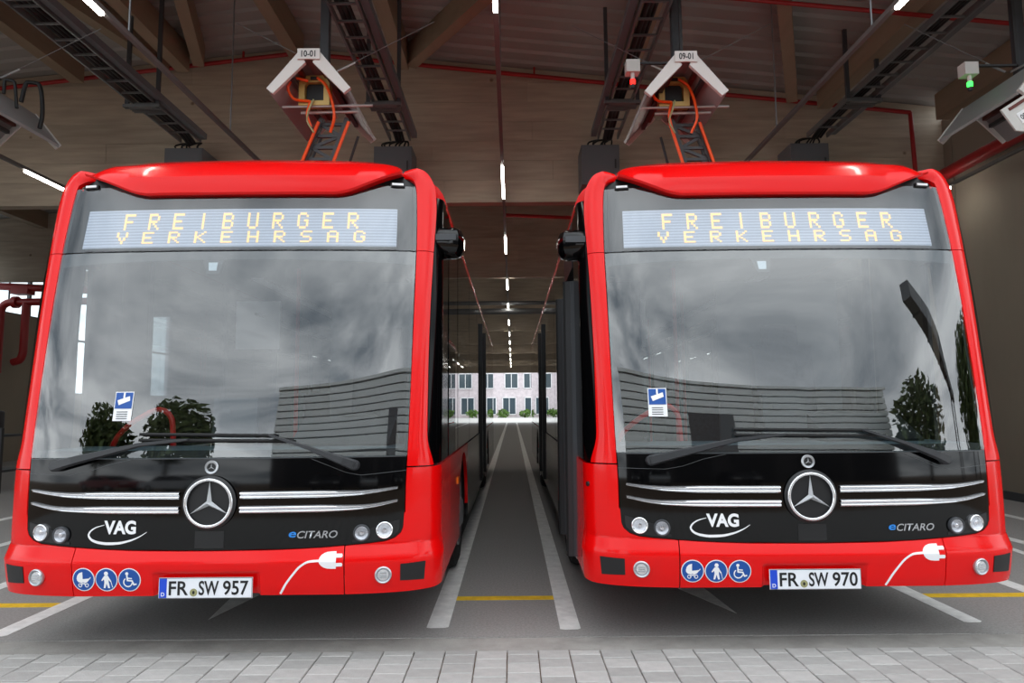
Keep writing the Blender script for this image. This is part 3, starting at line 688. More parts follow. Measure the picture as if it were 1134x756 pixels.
    sec = sec+[(-x, z) for x, z in sec[::-1]]
    m = MB(); vs = []; nn = len(sec)
    for y in (.62, LB):
        vs += [(x, y, z) for x, z in sec]+[(x*.98, y, z-.05) for x, z in sec]
    fs = []
    for i in range(nn-1): fs += [(i, i+1, 2*nn+i+1, 2*nn+i), (nn+i, nn+i+1, 3*nn+i+1, 3*nn+i), (i, i+1, nn+i+1, nn+i), (2*nn+i, 2*nn+i+1, 3*nn+i+1, 3*nn+i)]
    fs += [(0, nn, 3*nn, 2*nn), (nn-1, 2*nn-1, 4*nn-1, 3*nn-1)]
    p(m.add(vs, fs), 'roof', 'red', 40)
    MB().bb((-1.0, 3.9, 2.99), (1.0, 9.5, 3.3)).build('battery_pod', 'red', B)
    MB().bb((-1.25, 11.9, .45), (1.25, 11.98, 1.5)).build('rear_panel', 'red', B)
    MB().bb((-1.2, 11.92, 1.52), (1.2, 11.95, 2.7)).build('rear_glass', 'sideglass', B)
    MB().bb((-1.22, .45, .36), (1.22, 11.9, .42)).build('bus_floor', 'interior', B)
    MB().bb((-1.2, .75, 2.66), (1.2, 11.8, 2.70)).build('ceiling_panel', 'interior', B)
    for sg in (-1, 1):
        # sides: lower panels with wheel arches, window panes, door leaves
        wy = (2.25, 8.15); RA = .52
        segs = []; y = 1.955
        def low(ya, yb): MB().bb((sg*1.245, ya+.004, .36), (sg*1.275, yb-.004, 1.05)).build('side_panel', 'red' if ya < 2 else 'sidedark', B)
        door_side = sg < 0
        y_start = .87+.0
        if not door_side or not door_open: low(.87, wy[0]-RA)
        else: low(1.62, wy[0]-RA)
        for k, w in enumerate(wy):
            poly = [(w-RA, .36)]+[(w-RA*cos(radians(a)), .48+RA*sin(radians(a))) for a in range(0, 181, 15)]+[(w+RA, .36), (w+RA+.004, .36), (w+RA+.004, 1.05), (w-RA-.004, 1.05), (w-RA-.004, .36)]
            pt = [(w-RA*cos(radians(a)), min(1.0, .48+RA*sin(radians(a)))) for a in range(0, 181, 15)]
            m = MB()
            for i in range(len(pt)-1):
                m.add([(sg*1.275, pt[i][0], pt[i][1]), (sg*1.275, pt[i+1][0], pt[i+1][1]), (sg*1.275, pt[i+1][0], 1.05), (sg*1.275, pt[i][0], 1.05), (sg*1.245, pt[i][0], pt[i][1]), (sg*1.245, pt[i+1][0], pt[i+1][1]), (sg*1.245, pt[i+1][0], 1.05), (sg*1.245, pt[i][0], 1.05)], [(0, 1, 2, 3), (4, 7, 6, 5), (0, 4, 5, 1), (3, 2, 6, 7)])
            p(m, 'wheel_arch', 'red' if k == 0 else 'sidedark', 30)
            T = Matrix.Translation((sg*1.10, w, .48)) @ Matrix.Rotation(sg*pi/2, 4, 'Y')
            wh = p(MB().lathe([(.29, -.12), (.40, -.14), (.46, -.12), (.48, -.06), (.48, .06), (.46, .11), (.40, .135), (.30, .13), (.29, .10)], 36, T), 'wheel', 'tyre', 40)
            p(MB().lathe([(.295, .10), (.285, .135), (.26, .12), (.22, .06), (.15, .05), (.13, .14), (.10, .165), (0, .17)], 30, T), 'rim', 'silver', 40, wh)
            for q in range(10):
                a = 2*pi*q/10; MB().lathe([(0, .085), (.014, .085), (.016, .05)], 6, T @ Matrix.Translation((.185*cos(a), .185*sin(a), 0))).build('wheel_nut', 'chrome', wh)
        cuts = [wy[0]+RA, 4.3, 5.9, wy[1]-RA]
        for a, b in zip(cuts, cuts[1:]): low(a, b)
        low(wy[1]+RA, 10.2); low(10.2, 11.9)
        # amber side marker
        MB().bb((sg*1.275, 1.50, .80), (sg*1.285, 1.60, .85)).build('side_marker', 'lampamber', B)
        ys = [1.62, 3.1, 4.6, 6.1, 7.6, 9.1, 10.5, 11.9]
        if door_side: first = []
        else: first = [(.83, 1.60)]
        for a, b in first+list(zip(ys, ys[1:])):
            MB().bb((sg*1.262, a+.012, 1.065), (sg*1.272, b-.012, 2.72)).build('side_window', 'sideglass', B)
            MB().bb((sg*1.235, a-.03, 1.065), (sg*1.26, a+.03, 2.72)).build('window_pillar', 'blackplastic', B)
        for yy in (5.55, 6.75):
            MB().bb((sg*1.272, yy-.03, .40), (sg*1.302, yy+.03, 2.55)).build('door_frame', 'blackplastic', B)
        # doors
        if door_side:
            def leaf(name):
                m = MB(); return m
            if door_open:
                MB().bb((sg*1.245, .87, 2.40), (sg*1.275, 1.60, 2.74)).build('door_header', 'blackplastic', B)
                MB().bb((sg*1.22, .87, .34), (sg*1.275, 1.60, .40)).build('door_sill', 'silver', B)
                for yy in (.80, 1.60):
                    d = MB().bb((sg*1.335, yy-.03, .38), (sg*1.285, yy+.035, 2.28)).build('door_leaf', 'darkmetal', B)
                    MB().bb((sg*1.285, yy-.02, .38), (sg*.80, yy+.02, 2.28)).build('door_glass', 'sideblack', d)
                    MB().bb((sg*1.348, yy-.012, .38), (sg*1.335, yy+.016, 2.28)).build('rubber_seal', 'rubber', d)
                    MB().bb((sg*1.30, yy-.045, .38), (sg*1.26, yy-.03, 2.28)).build('door_rail', 'greyplastic', d)
            else:
                for a, b in ((.83, 1.21), (1.22, 1.60)):
                    d = MB().bb((sg*1.245, a, .38), (sg*1.272, b, 2.72)).build('door_leaf', 'sideblack', B)
                    MB().bb((sg*1.272, a, .38), (sg*1.278, a+.04, 2.72)).build('rubber_seal', 'rubber', d)
    if door_open:
        c0 = (-1.19, .89)
        fo = [(1.150, .80), (1.225, .795), (1.228, .985), (1.155, .985)]
        p(ribbon([(-1.150, .80), (-1.30, .80)], [(-1.150, .985), (-1.30, .985)], 8, 4, .0025, .004), 'service_flap', 'red')
        p(MB().lathe([(0, .012), (.014, .010), (.016, 0)], 12, TF(-1.285, .93, .004)), 'flap_lock', 'blackplastic')
    # --- interior
    MB().bb((-1.08, .20, .42), (1.08, .62, 1.10)).build('dashboard', 'dash', B)
    MB().bb((-1.08, .12, 1.10), (1.08, .62, 1.16)).build('dashboard_top', 'dashtop', B)
    m = MB().box((.62, .62, 1.16), (.62, .34, .22), Matrix.Rotation(.5, 3, 'X')); p(m, 'instrument_binnacle', 'dash')
    T = Matrix.Translation((.62, .82, 1.22)) @ Matrix.Rotation(radians(35), 4, 'X')
    sw = p(MB().tube([T @ Vector((.23*cos(2*pi*i/28), .23*sin(2*pi*i/28), 0)) for i in range(28)], .016, 8, True), 'steering_wheel', 'blackplastic', 60)
    m = MB()
    for a in (0, 120, 240): m.bar(T @ Vector((0, 0, 0)), T @ Vector((.22*cos(radians(a-90)), .22*sin(radians(a-90)), 0)), .05, .02)
    p(m, 'spoke', 'blackplastic', None, sw)
    mo = MB().box((.0, .33, 1.335), (.27, .04, .26), Matrix.Rotation(-.1, 3, 'X')).build('dash_monitor', 'monitor', B)
    MB().box((-.05, .306, 1.385), (.05, .006, .03)).build('monitor_label', 'greyplastic', mo)
    ds_ = MB().bb((.36, 1.35, .95), (.88, 1.85, 1.08)).build('driver_seat', 'seat', B)
    p(MB().box((.62, 1.88, 1.48), (.50, .12, .85), Matrix.Rotation(-.12, 3, 'X')), 'backrest', 'seat', None, ds_)
    p(MB().box((.62, 1.93, 1.98), (.28, .1, .2)), 'headrest', 'seat', None, ds_)
    MB().bb((.46, 1.4, .42), (.78, 1.8, .95)).build('seat_base', 'dash', ds_)
    MB().bb((.12, 2.05, .42), (1.2, 2.09, 2.5)).build('driver_partition', 'interior', B)
    MB().bb((-.86, 2.4, 1.95), (-.45, 2.43, 2.40)).build('info_panel', 'white', B)
    hr = p(MB().tube(smooth_path([(-1.02, .75, 1.10), (-.95, .72, 1.22), (-.80, .70, 1.34), (-.66, .70, 1.40), (-.58, .70, 1.33), (-.56, .70, 1.10)], 24), .018, 8), 'grab_rail', 'redrail')
    for x, y in ((-.22, 2.2), (.2, 3.6), (-.3, 4.8), (.3, 6.0)):
        p(MB().tube([(x, y, .42), (x, y, 2.66)], .018, 8), 'grab_pole', 'redrail')
    p(MB().tube([(-.6, 2.2, 2.25), (-.6, 10, 2.25)], .015, 8), 'ceiling_rail', 'silver'); p(MB().tube([(.6, 2.2, 2.25), (.6, 10, 2.25)], .015, 8), 'ceiling_rail', 'silver')
    for y in (4.0, 4.9, 5.8, 6.7, 9.0, 9.9):
        for x in (-.98, -.52, .52, .98):
            s_ = MB().bb((x-.2, y-.2, .80), (x+.2, y+.22, .90)).build('passenger_seat', 'seat', B)
            p(MB().box((x, y+.25, 1.22), (.40, .08, .72), Matrix.Rotation(-.15, 3, 'X')), 'backrest', 'seat', None, s_)
            MB().bb((x-.03, y-.05, .42), (x+.03, y+.05, .80)).build('seat_post', 'darkmetal', s_)
    for x in (-.75, .75): MB().bb((x-.06, 2.6, 2.645), (x+.06, 10.5, 2.659)).build('cabin_light', 'white', B)
    # --- pantograph on the roof
    X0, dxp, hx_ = panto_dx; yb = 2.75
    pan = p(MB().bb((X0-.34, yb-.3, 2.99), (X0+.34, yb+.9, 3.12)), 'pantograph', 'darkmetal', None)
    a0 = Vector((X0, yb, 3.12)); a1 = Vector((X0+dxp, yb-.08, 4.28))
    side = Vector((.125, 0, 0))
    for sg in (-1, 1):
        MB().bar(a0+side*sg*1.15, a1+side*sg, .04, .07, (0, 1, 0)).build('arm_rail', 'darkmetal', pan)
        MB().tube([a0+side*sg*1.35+Vector((0, -.05, 0)), a1+side*sg*1.2+Vector((0, -.05, -.05))], .016, 6).build('red_conduit', 'orange', pan)
        MB().tube([a0+side*sg*2.0+Vector((0, .3, 0)), a1+side*sg*1.5+Vector((0, .2, -.1))], .014, 6).build('guide_rod', 'darkmetal', pan)
    for k in range(6):
        q = a0.lerp(a1, .45+k*.1); q2 = a0.lerp(a1, .45+(k+1)*.1); sgn = 1 if k % 2 else -1
        MB().bar(q-side, q+side, .03, .03).build('arm_rung', 'darkmetal', pan)
        if k < 5: MB().bar(q-side*sgn, q2+side*sgn, .02, .03).build('arm_brace', 'darkmetal', pan)
    h = a1+Vector((-.03*panto_lean, -.12, .02))
    for o_, z_, l_, r_ in ((-.05, .03, .88, .014), (.02, .0, .56, .017)):
        MB().tube([h+Vector((-l_/2, o_, z_)), h+Vector((l_/2, o_, z_+.01))], r_, 8).build('contact_head_bar', 'silver', pan)
    c = h+Vector((hx_, -.02, .19)); m = MB(); wd_, hh = .15, .15
    out = [(-wd_, -hh), (wd_, -hh), (wd_, hh*.6), (wd_*.7, hh), (-wd_*.7, hh), (-wd_, hh*.6)]
    inn = [(x*.62, z*.62-.01) for x, z in out]; vs = []
    for yy in (-.05, .05):
        vs += [c+Vector((x, yy, z)) for x, z in out]+[c+Vector((x, yy, z)) for x, z in inn]
    fs = []
    for i in range(6):
        j = (i+1) % 6; fs += [(i, j, 6+j, 6+i), (12+i, 18+i, 18+j, 12+j), (i, 12+i, 12+j, j), (6+i, 6+j, 18+j, 18+i)]
    m.add(vs, fs).build('contact_box', 'brass', pan)
    MB().box(c+Vector((0, .02, 0)), (.17, .05, .16)).build('contact_block', 'cable', pan)
    MB().box(c+Vector((0, -.06, hh*.78)), (.07, .012, .03)).build('box_label', 'cable', pan)
    L_ = panto_lean
    for pts in ([(-.05*L_, -.08, .08), (-.17*L_, -.10, .10), (-.24*L_, -.1, 0), (-.17*L_, -.08, -.11), (-.03*L_, -.06, -.12), (-.06*L_, -.06, -.25), (-.03*L_, -.02, -.36)], [(.04*L_, -.08, .11), (.12*L_, -.1, .04), (.19*L_, -.09, -.14), (.21*L_, -.08, -.28), (.16*L_, -.03, -.42)]):
        MB().tube(smooth_path([tuple(c+Vector(q)) for q in pts], 20), .014, 6).build('power_cable', 'orange', pan, 60)
    MB().tube(smooth_path([tuple(c+Vector(q)) for q in [(0, -.06, -.10), (-.03, -.09, -.2), (-.06, -.06, -.3), (0, -.03, -.42)]], 12), .009, 6).build('earth_cable', 'seal', pan, 60)
    return B
M['sideblack'] = mat('side_black_glass', (5, 5, 6), .08, ior=1.36, spec=.2)
M['seamgrey'] = mat('seam_grey', (70, 72, 74), .4)
bus1 = build_bus('red city bus with shut doors and plate FR SW 957, under hood 10-01', (-1.714, 3.925, 0), ('FR', 'SW'), '957', False, -.553, (-.486, .446, -.13), 1)
bus2 = build_bus('red city bus with open front door and plate FR SW 970, under hood 09-01', (1.714, 4.010, 0), ('FR', 'SW'), '970', True, -.846, (.40, -.36, -.10), 1)
# ------------------------------------------------------------------ charging hoods on masts
def hood(label, x, zr, num, mx, g='charging hoods above the bays'):
    h = thing('charging_hood', label, 'charging hood', (x, 6.2, zr), g)
    L = 1.22; a, b, dz, t = .095, .385, .36, .03
    for sg in (-1, 1):
        MB().prism([(sg*a, 0), (sg*b, -dz), (sg*(b-.01), -dz-.03), (sg*(a-.03), -.035)], lambda q, k: Vector((q[0], k, q[1])), .03, L).build('roof_plate', 'hoodin', h)
        MB().prism([(sg*a, .012), (sg*(b+.012), -dz+.004), (sg*(b-.05), -dz-.045), (sg*(a-.06), -.10)], lambda q, k: Vector((q[0], k, q[1])), -.01, .03).build('front_frame', 'hoodw', h)
        MB().prism([(sg*a, .012), (sg*(b+.012), -dz+.004), (sg*(b-.05), -dz-.045), (sg*(a-.06), -.10)], lambda q, k: Vector((q[0], k, q[1])), L, L+.02).build('rear_frame', 'hoodw', h)
        for u in (.30, .72):
            px, pz = sg*(a+(b-a)*u*.55)-sg*.03, -dz*u*.55-.075
            MB().bb((px-.02, .05, pz-.02), (px+.02, L-.03, pz+.02)).build('contact_rail', 'copper' if u < .5 else 'darkmetal', h)
    MB().bb((-a, .0, -.03), (a, L, .0)).build('ridge_plate', 'hoodin', h)
    sn = MB().bb((-a-.01, -.03, -.078), (a+.01, -.011, .025)).build('number_sign', 'hoodw', h)
    lettering('sign_lettering', num, .085, 'plateblack', sn, lambda q, w: (q, -.0325, -.027+w), .022, 0, .135)
    if num == '10-01': MB().bb((-.36, .75, -.02), (-.14, 1.1, .13)).build('junction_box', 'hoodw', h)
    MB().bb((mx-.045, L*.62, .0), (mx+.045, L*.62+.09, roofz(x+mx)-zr-.03)).build('mast', 'steel', h)
    MB().bb((min(-.05, mx-.08), L*.5, .001), (max(.05, mx+.08), L*.8, .03)).build('mast_foot', 'steel', h)
    MB().tube([(.04, .70, .16), (-1.0, .72, .72)], .004, 5).build('stay_wire', 'galv', h)
    MB().tube([(.06, .70, .16), (1.1, .72, .72)], .004, 5).build('stay_wire', 'galv', h)
    for sg in (-1, 1): MB().tube([(.05+sg*.03, .70, .17), (.05+sg*.22, .71, .27)], .012, 6).build('turnbuckle', 'silver', h)
    return h
hood('white charging hood numbered 10-01 above the left bus', -1.905, 4.765, '10-01', -.075)
hood('white charging hood numbered 09-01 above the right bus', 1.667, 4.71, '09-01', .115)
h11 = hood('dark charging hood cut off at the left edge', -5.45, 4.72, '11-01', -.3)
MB().tube(smooth_path([(.16, .9, -.0), (.22, .9, .22), (.34, .9, .2), (.40, .9, -.15), (.38, .9, -.3)], 20), .022, 8).build('cable_loop', 'cable', h11, 60)
MB().tube(smooth_path([(.20, .6, -.05), (.2, .6, .1), (.3, .6, .08), (.33, .62, -.2)], 16), .016, 8).build('cable_loop', 'cable', h11, 60)
h8 = hood('charging hood with tilted sign 08-01 at the right edge', 5.20, 4.70, '08-01', .26)
R8 = Matrix.Rotation(radians(-32), 4, 'Y')
sp = MB().prism([(-.16, -.12), (-.10, -.17), (.02, -.19), (.45, -.19), (.45, .12), (-.16, .12)], lambda q, k: R8 @ Vector((q[0], k, q[1])), 0, .02).build('end_panel', 'hoodw', h8, loc=(-.36, .02, -.56))
sg_ = MB().prism([(-.07, -.10), (.08, -.10), (.08, .01), (-.07, .01)], lambda q, k: R8 @ Vector((q[0], k, q[1])), -.008, 0).build('number_sign', 'white', sp)
MB().prism([(-.10, .065), (.45, .065), (.45, .095), (-.10, .095)], lambda q, k: R8 @ Vector((q[0], k, q[1])), -.008, 0).build('panel_slot', 'copper', sp)
lettering('sign_lettering', '08-01', .07, 'plateblack', sg_, lambda q, w: R8 @ Vector((q+.005, -.009, w-.045)), .02, 0, .12)

# ------------------------------------------------------------------ status lamps
for label, x, z, m in (('white box with glowing red status lamp beside hood 09-01', 1.275, 4.90, 'redlamp'), ('white box with glowing green status lamp at the upper right', 4.77, 4.845, 'greenlamp')):
    b = thing('status_lamp', label, 'signal lamp', (x, 6.8, z), 'status lamps on the charging gear')
    MB().bb((-.07, -.05, -.065), (.07, .07, .065)).build('box', 'hoodw', b)
    MB().lathe([(0, -.13), (.022, -.13), (.022, -.06)], 14).build('neck', 'hoodw', b)
    MB().lathe([(0, -.19), (.024, -.19), (.028, -.16), (.028, -.14), (0, -.13)], 16).build('lens', m, b, 40)
    MB().lathe([(0, -.225), (.02, -.225), (.027, -.19), (0, -.19)], 14).build('cap', 'darkmetal', b)
    MB().bb((0, .0, .04), (.52, .03, .06)).build('bracket', 'darkmetal', b)
    MB().bb((.50, 0, .04), (.53, .03, roofz(x)-z-.56)).build('bracket_drop', 'darkmetal', b)

# ------------------------------------------------------------------ light runs
runs = ((-.115, 'strip light run hanging over the gap between the buses'), (3.235, 'strip light run above the right bus, lit tube at the top edge'), (-3.40, 'strip light run above the left bus, lit tube at the top edge'), (-6.70, 'strip light run at far left beyond the left bus'), (6.72, 'strip light run along the right side wall'))
ys_ = [4.65, 9.15, 13.05, 17.6, 21.8]+[26+4.2*k for k in range(8)]
for x, lb in runs:
    r = thing('light_run', lb, 'strip light', (x, 0, 4.70), 'ceiling strip light runs')
    MB().bb((-.022, 4.62, 0), (.022, 58, .045)).build('track', 'trackgrey', r)
    for y in ys_:
        if x > 6 and y < 10: continue
        MB().bb((-.019, y, -.03), (.019, (5.41 if y < 5 else y+1.4), -.001)).build('tube_lamp', 'tube', r)
    if x > 6: MB().bb((-.026, 10.2, -.035), (.026, 10.55, -.001)).build('tube_lamp', 'tube', r)
    for k in range(5): MB().bb((-.006, 5.8+2.2*k, .05), (.006, 5.815+2.2*k, roofz(x)-4.70)).build('hanger', 'galv', r) if k in (0, 1, 3, 4) and abs(5.8+2.2*k-11) > .3 else None

# ------------------------------------------------------------------ cable ladders with cabinets
lads = ((-5.05, 'cable ladder at left running back to the timber wall', 'grey control cabinet at the end of the left cable ladder'), (-1.74, 'cable ladder right of hood 10-01', 'grey control cabinet right of the left pantograph'),
        (1.54, 'cable ladder left of hood 09-01', 'grey control cabinet between the buses left of the right pantograph'), (4.85, 'cable ladder at right running back to the timber wall', 'grey control cabinet behind the right bus roof'))
for x, lb, lc in lads:
    l = thing('cable_ladder', lb, 'cable ladder', (x, 0, 5.62), 'cable ladders under the roof')
    for sg in (-1, 1): MB().bb((sg*.155-.012, 4.65, -.03), (sg*.155+.012, 10.44, .05)).build('rail', 'galv', l)
    rm = MB().bb((-.15, -.012, -.018), (.15, .012, .004)).mesh('rung')
    for k in range(17): link('rung', rm, 'galv', l, (0, 4.8+.33*k, 0))
    for q, rr in ((-.07, .035), (-.02, .028), (.03, .022)): MB().tube([(q, 4.65, .04), (q, 9.5, .04), (q+.02, 10.2, .03), (q+.02, 10.44, -.02)], rr, 8).build('cable_bundle', 'cable', l, 60)
    dxx = -.46 if 0 < x < 3 else 0; MB().bb((.19+dxx, 4.65, .0), (.27+dxx, 10.4, .09)).build('cable_duct', 'cabinet', l)
    for y in (6.35, 9.0):
        for sg in (-1, 1): MB().bb((sg*.21-.025, y, -.1), (sg*.21+.025, y+.04, roofz(x)-5.62-.01)).build('hanger', 'steel', l)
        MB().bb((-.25, y-.02, -.10), (.25, y+.06, -.06)).build('cross_bracket', 'galv', l)
        for k in range(3): MB().bb((-.2, y+.08+.05*k, -.10), (.22, y+.095+.05*k, -.085)).build('bracket_slat', 'galv', l)
    c = thing('control_cabinet', lc, 'cabinet', (x-.12, 10.72, 4.87), 'grey control cabinets on the timber wall')
    MB().bb((-.30, -.26, 0), (.30, .27, .64)).build('cabinet_body', 'cabinet', c); MB().bb((-.28, -.272, .02), (.28, -.261, .62)).build('door', 'cabinet', c)
    MB().bb((.22, -.285, .25), (.245, -.273, .4)).build('handle', 'darkmetal', c)
    MB().bb((-.22, -.12, .64), (.25, .1, .66)).build('gland_plate', 'darkmetal', c)
    for k in range(7):
        q = -.18+.06*k; MB().tube(smooth_path([(q, -.05, .65), (q+random.uniform(-.05, .05), -.12, .72), (q*.6+.1, -.1, .78), (q*.3+.12, -.16, .76)], 8), .014, 6).build('cable', 'cable', c, 60)

# ------------------------------------------------------------------ red sprinkler pipes
def pipe(label, paths, r, name='sprinkler_pipe', clips=()):
    t = thing(name, label, 'pipe', paths[0][0])
    o = Vector(paths[0][0])
    for P_ in paths: MB().tube([Vector(q)-o for q in P_], r, 10).build('pipe_run', 'redpipe', t, 50)
    for q in clips: MB().bar(Vector(q)-o, Vector(q)-o+Vector((0, 0, .14)), .03, .03).build('clip', 'redpipe', t)
    return t
pz = lambda x: roofz(x)-.14
pipe('thin red sprinkler pipe along the top of the first timber wall', [[(-13.5, 10.78, pz(-13.5)-.18), (-3.5, 10.78, 7.24)], [(-3.5, 10.78, 7.24), (6.55, 10.78, 6.14)], [(6.55, 10.78, 6.14), (6.58, 10.78, 4.9)]], .035, clips=[(x, 10.78, pz(x)-.08) for x in (-7.3, -4.4, .4, 3.2)])
pipe('thin red sprinkler pipe crossing the roof at upper right', [[(1.9, 7.88, roofz(1.9)-.47), (6.95, 7.88, roofz(6.95)-.47)]], .028)
pipe('thick red pipe along the top of the right side wall', [[(6.98, 5, 5.06), (6.98, 40, 5.06)]], .10)
pipe('red sprinkler pipe behind the first timber wall', [[(-.1, 13.5, 5.25), (3.2, 13.5, 5.1)], [(3.2, 13.5, 5.1), (6.6, 13.5, 5.0)]], .035)
vp = pipe('bent red pipes with valve before the high left window', [smooth_path([(-13.75, 18.2, 2.4), (-13.75, 18.2, 4.0), (-13.7, 18.2, 4.2), (-13.5, 18.2, 4.3), (-13.3, 18.2, 4.3)], 24), [(-13.3, 18.2, 4.3), (-10.6, 18.2, 4.32)], smooth_path([(-13.08, 18.2, 4.3), (-13.08, 18.2, 3.0), (-13.15, 18.2, 2.75), (-13.35, 18.2, 2.68)], 20), [(-13.8, 18.1, 4.72), (-10.5, 18.1, 4.55)]], .10)
o_ = Vector(vp.location)
MB().tube([Vector((-13.42, 18.2, 4.3))-o_, Vector((-13.3, 18.2, 4.3))-o_], .16, 14).build('flange', 'redpipe', vp, 40); MB().box(Vector((-13.15, 18.15, 4.62))-o_, (.45, .3, .24)).build('valve', 'redpipe', vp)
for x in (-13.55, -12.2, -10.8): MB().bar(Vector((x, 18.2, 4.3))-o_, Vector((x, 18.2, roofz(x)-.03))-o_, .03, .03).build('hanger', 'darkmetal', vp)

# ------------------------------------------------------------------ steel bench rack by the left wall
rk = thing('steel_rack', 'dark steel workshop rack at the left edge behind the left bus', 'rack', (-9.6, 12.0, 0))
for x in (-.9, .9):
    for y in (-.3, .3): MB().bb((x-.03, y-.03, 0), (x+.03, y+.03, 1.1)).build('post', 'darkmetal', rk)
for z in (.35, .95): MB().bb((-.92, -.32, z), (.92, .32, z+.04)).build('shelf', 'steel', rk)
for i, x in enumerate((-.55, 0, .5)): tag(MB().lathe([(0, 0), (.17, 0), (.18, .02), (.18, .38), (.16, .4), (.05, .42), (0, .42)], 18).build('canister', 'darkmetal', None, 40, (-9.6+x, 12.0, .991)), ['dark round canister on the steel rack, leftmost', 'dark round canister on the steel rack, middle', 'dark round canister on the steel rack, nearest the bus'][i], 'canister', 'canisters on the rack')

# ------------------------------------------------------------------ ventilation duct deep in the hall
du = thing('vent_duct', 'grey duct crossing the hall behind the second timber wall', 'duct', (0, 22.5, 4.55))
for z, r in ((0, .10), (.28, .07)): MB().tube([(-13, 0, z), (7, 0, z)], r, 10).build('duct_pipe', 'galv', du, 50)

# ------------------------------------------------------------------ building beyond the far gate
bl = thing('brick_building', 'pale pink brick building with white windows beyond the far gate', 'building', (0, 88, 0))
MB().bb((-45, .3, 0), (45, 12, 14)).build('wall', 'brick', bl)
rng = random.Random(3)
for z0, z1 in ((.35, 2.6), (3.7, 5.7), (7.0, 9.2)):
    for k in range(-13, 14):
        x = k*2.75+rng.uniform(-.3, .3)-.4; w = .88
        f = MB()
        for a, b in (((x-w, .12, z0), (x+w, .298, z0+.1)), ((x-w, .12, z1-.1), (x+w, .298, z1)), ((x-w, .12, z0), (x-w+.09, .298, z1)), ((x+w-.09, .12, z0), (x+w, .298, z1)), ((x-.04, .12, z0), (x+.04, .298, z1))): f.bb(a, b)
        fo = f.build('window', 'winframe', bl)
        for sx_ in (-1, 1): MB().bb((x+sx_*.415-.375, .2, z0+.1), (x+sx_*.415+.375, .26, z1-.1)).build('pane', 'pane', fo)
def leaf_ball(c, r, n, seed, size):
    rg = random.Random(seed); m = MB()
    for _ in range(n):
        d = Vector((rg.gauss(0, 1), rg.gauss(0, 1), rg.gauss(0, 1))).normalized()*rg.uniform(.45, 1); q = Vector(c)+Vector((d.x*r[0], d.y*r[1], d.z*r[2]))
        a = Vector((rg.gauss(0, 1), rg.gauss(0, 1), rg.gauss(0, 1))).normalized(); b = a.cross(Vector((rg.gauss(0, 1), rg.gauss(0, 1), rg.gauss(0, 1)))).normalized(); s = size*rg.uniform(.6, 1.3)
        m.add([q-a*s, q+b*s*.5, q+a*s, q-b*s*.5], [(0, 1, 2, 3)])
    return m
for i, x in enumerate((-6.4, -4.2, -1.2, 1.6, 4.2)):
    s_ = thing('shrub', '%s green shrub from the left before the far brick building' % ('first', 'second', 'third', 'fourth', 'fifth')[i], 'shrub', (x, 86.8, 0), 'shrubs before the far building')
    leaf_ball((0, 0, .55), (.8, .5, .55), 160, i, .22).build('foliage', 'leaf2', s_); MB().tube([(0, 0, 0), (0, 0, .5)], .05, 6).build('stem', 'bark', s_)

# ------------------------------------------------------------------ across the forecourt, behind the camera: hall, trees, parked cars (they show in the wind screens)
wh = thing('clad_hall', 'grey hall with horizontal cladding across the forecourt', 'building', (4.8, -17, 0))
for k in range(9):
    z = 5.1+k*.5
    MB().bb((-12.3, -8, z+.03), (12.3, 0, z+.44)).build('cladding_course', 'clad', wh)
MB().bb((-12.2, -7.9, 0), (12.2, -.08, 9.6)).build('core', 'clad2', wh)
for x in (-9.5, -5.5, -1.5, 2.5, 6.5, 10.0): MB().bb((x-1.5, -.08, 0), (x+1.5, -.03, 3.4)).build('dock_gate', 'gate', wh)
MB().bb((-1.2, 0, 3.6), (1.6, .06, 7.6)).build('dark_gate', 'clad2', wh)
MB().bb((-12.4, -8.1, 9.62), (12.4, .1, 9.8)).build('parapet', 'clad', wh)
def tree(lb, x, y, h, r, seed):
    t = thing('tree', lb, 'tree', (x, y, 0), 'trees across the forecourt')
    MB().tube([(0, 0, 0), (.1, 0, h*.4), (0, .1, h*.8)], .2, 8, False, .06).build('trunk', 'bark', t, 50)
    leaf_ball((0, 0, h*.68), (r, r, h*.36), 1500, seed, .32).build('crown', 'leaf', t)
tree('leafy tree left of the clad hall across the forecourt', -13.5, -17, 9, 2.4, 11); tree('tall leafy tree at far left across the forecourt', -18, -15, 8, 2.2, 12)
tree('leafy tree right of the clad hall across the forecourt', 18.3, -14.3, 9.2, 2.4, 13); tree('slim leafy tree far right across the forecourt', 21.5, -5, 8.5, 2.0, 14); tree('bushy tree at the far right corner of the forecourt', 25, -9, 10, 2.5, 15)
cn = thing('added_beam', 'long beam on posts right of the forecourt, added for its windscreen reflection', 'added_beam', (10.8, -5.4, 0))  # unseen beam, added to cast the curved strip in the right bus's windscreen
MB().bar((0, 0, 8.2), (14.5, -8.9, 8.2), .5, .6).build('beam', 'cabinet', cn)
for k in range(6): MB().bar((1.2+2.4*k, -.74-1.473*k, 7.86), (1.25+2.4*k, -.77-1.473*k, 7.86), .52, .08).build('joint_strip', 'gate', cn)
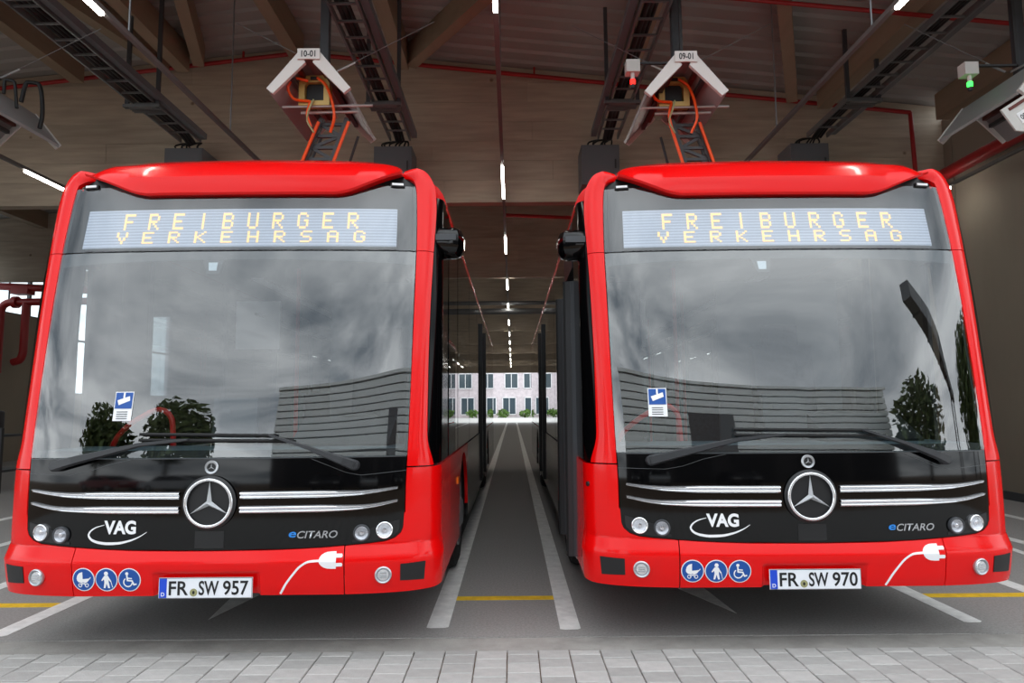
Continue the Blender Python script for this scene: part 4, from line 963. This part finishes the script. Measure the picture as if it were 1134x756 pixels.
for u in (.75, .97): MB().tube([(14.5*u, -8.9*u, 0), (14.5*u, -8.9*u, 7.8)], .12, 10).build('post', 'steel', cn, 40)
def car(lb, x, y, rz, m):
    c = thing('parked_car', lb, 'car', (x, y, 0), 'cars parked across the forecourt', rz)
    prof = [(-2.1, .35), (-2.15, .6), (-2.05, .85), (-1.2, .93), (-.6, 1.40), (.6, 1.46), (1.3, 1.02), (1.95, .92), (2.12, .65), (2.1, .35)]
    def sec(w, z): return w*(1 if z < .95 else 1-.32*(z-.95))
    n = len(prof); vs = [(px, -sec(.88, z), z) for px, z in prof]+[(px, sec(.88, z), z) for px, z in prof]
    MB().add(vs, [tuple(range(n)), tuple(range(n, 2*n))[::-1]]+[(i, (i+1) % n, n+(i+1) % n, n+i) for i in range(n)]).build('body', m, c, 30)
    for sg in (-1, 1):
        q = [(-1.05, .98), (-.55, 1.34), (.5, 1.39), (1.12, 1.02)]
        MB().prism(q, lambda p_, k: Vector((p_[0], sg*(sec(.88, p_[1])+k), p_[1])), .002, .008).build('side_glass', 'sideblack', c)
        for wx in (-1.3, 1.3):
            T = Matrix.Translation((wx, sg*.80, .32)) @ Matrix.Rotation(-sg*pi/2, 4, 'X')
            w_ = MB().lathe([(.2, -.1), (.31, -.1), (.32, .08), (.2, .1)], 20, T).build('wheel', 'tyre', c, 40); MB().lathe([(0, .09), (.19, .085), (.2, .05)], 16, T).build('rim', 'silver', w_, 40)
    MB().prism([(1.28, 1.05), (.66, 1.43), (.70, 1.45), (1.34, 1.05)], lambda p_, k: Vector((p_[0], k, p_[1])), -.70, .70).build('windscreen', 'sideblack', c)
    for sg in (-1, 1): MB().box((2.08, sg*.62, .72), (.1, .34, .12)).build('headlamp', 'white', c)
car('silver car parked before the trees across the forecourt', -9.2, -10.5, .3, 'carsilver'); car('red car parked beside the silver car across the forecourt', -14.2, -11.5, .2, 'carred')
car('dark car parked before the clad hall, first', -3.0, -13.5, 1.6, 'cardark'); car('silver car parked before the clad hall', .2, -13.6, 1.55, 'carsilver'); car('dark car parked before the clad hall, second', 5.5, -13.4, 1.6, 'cardark')
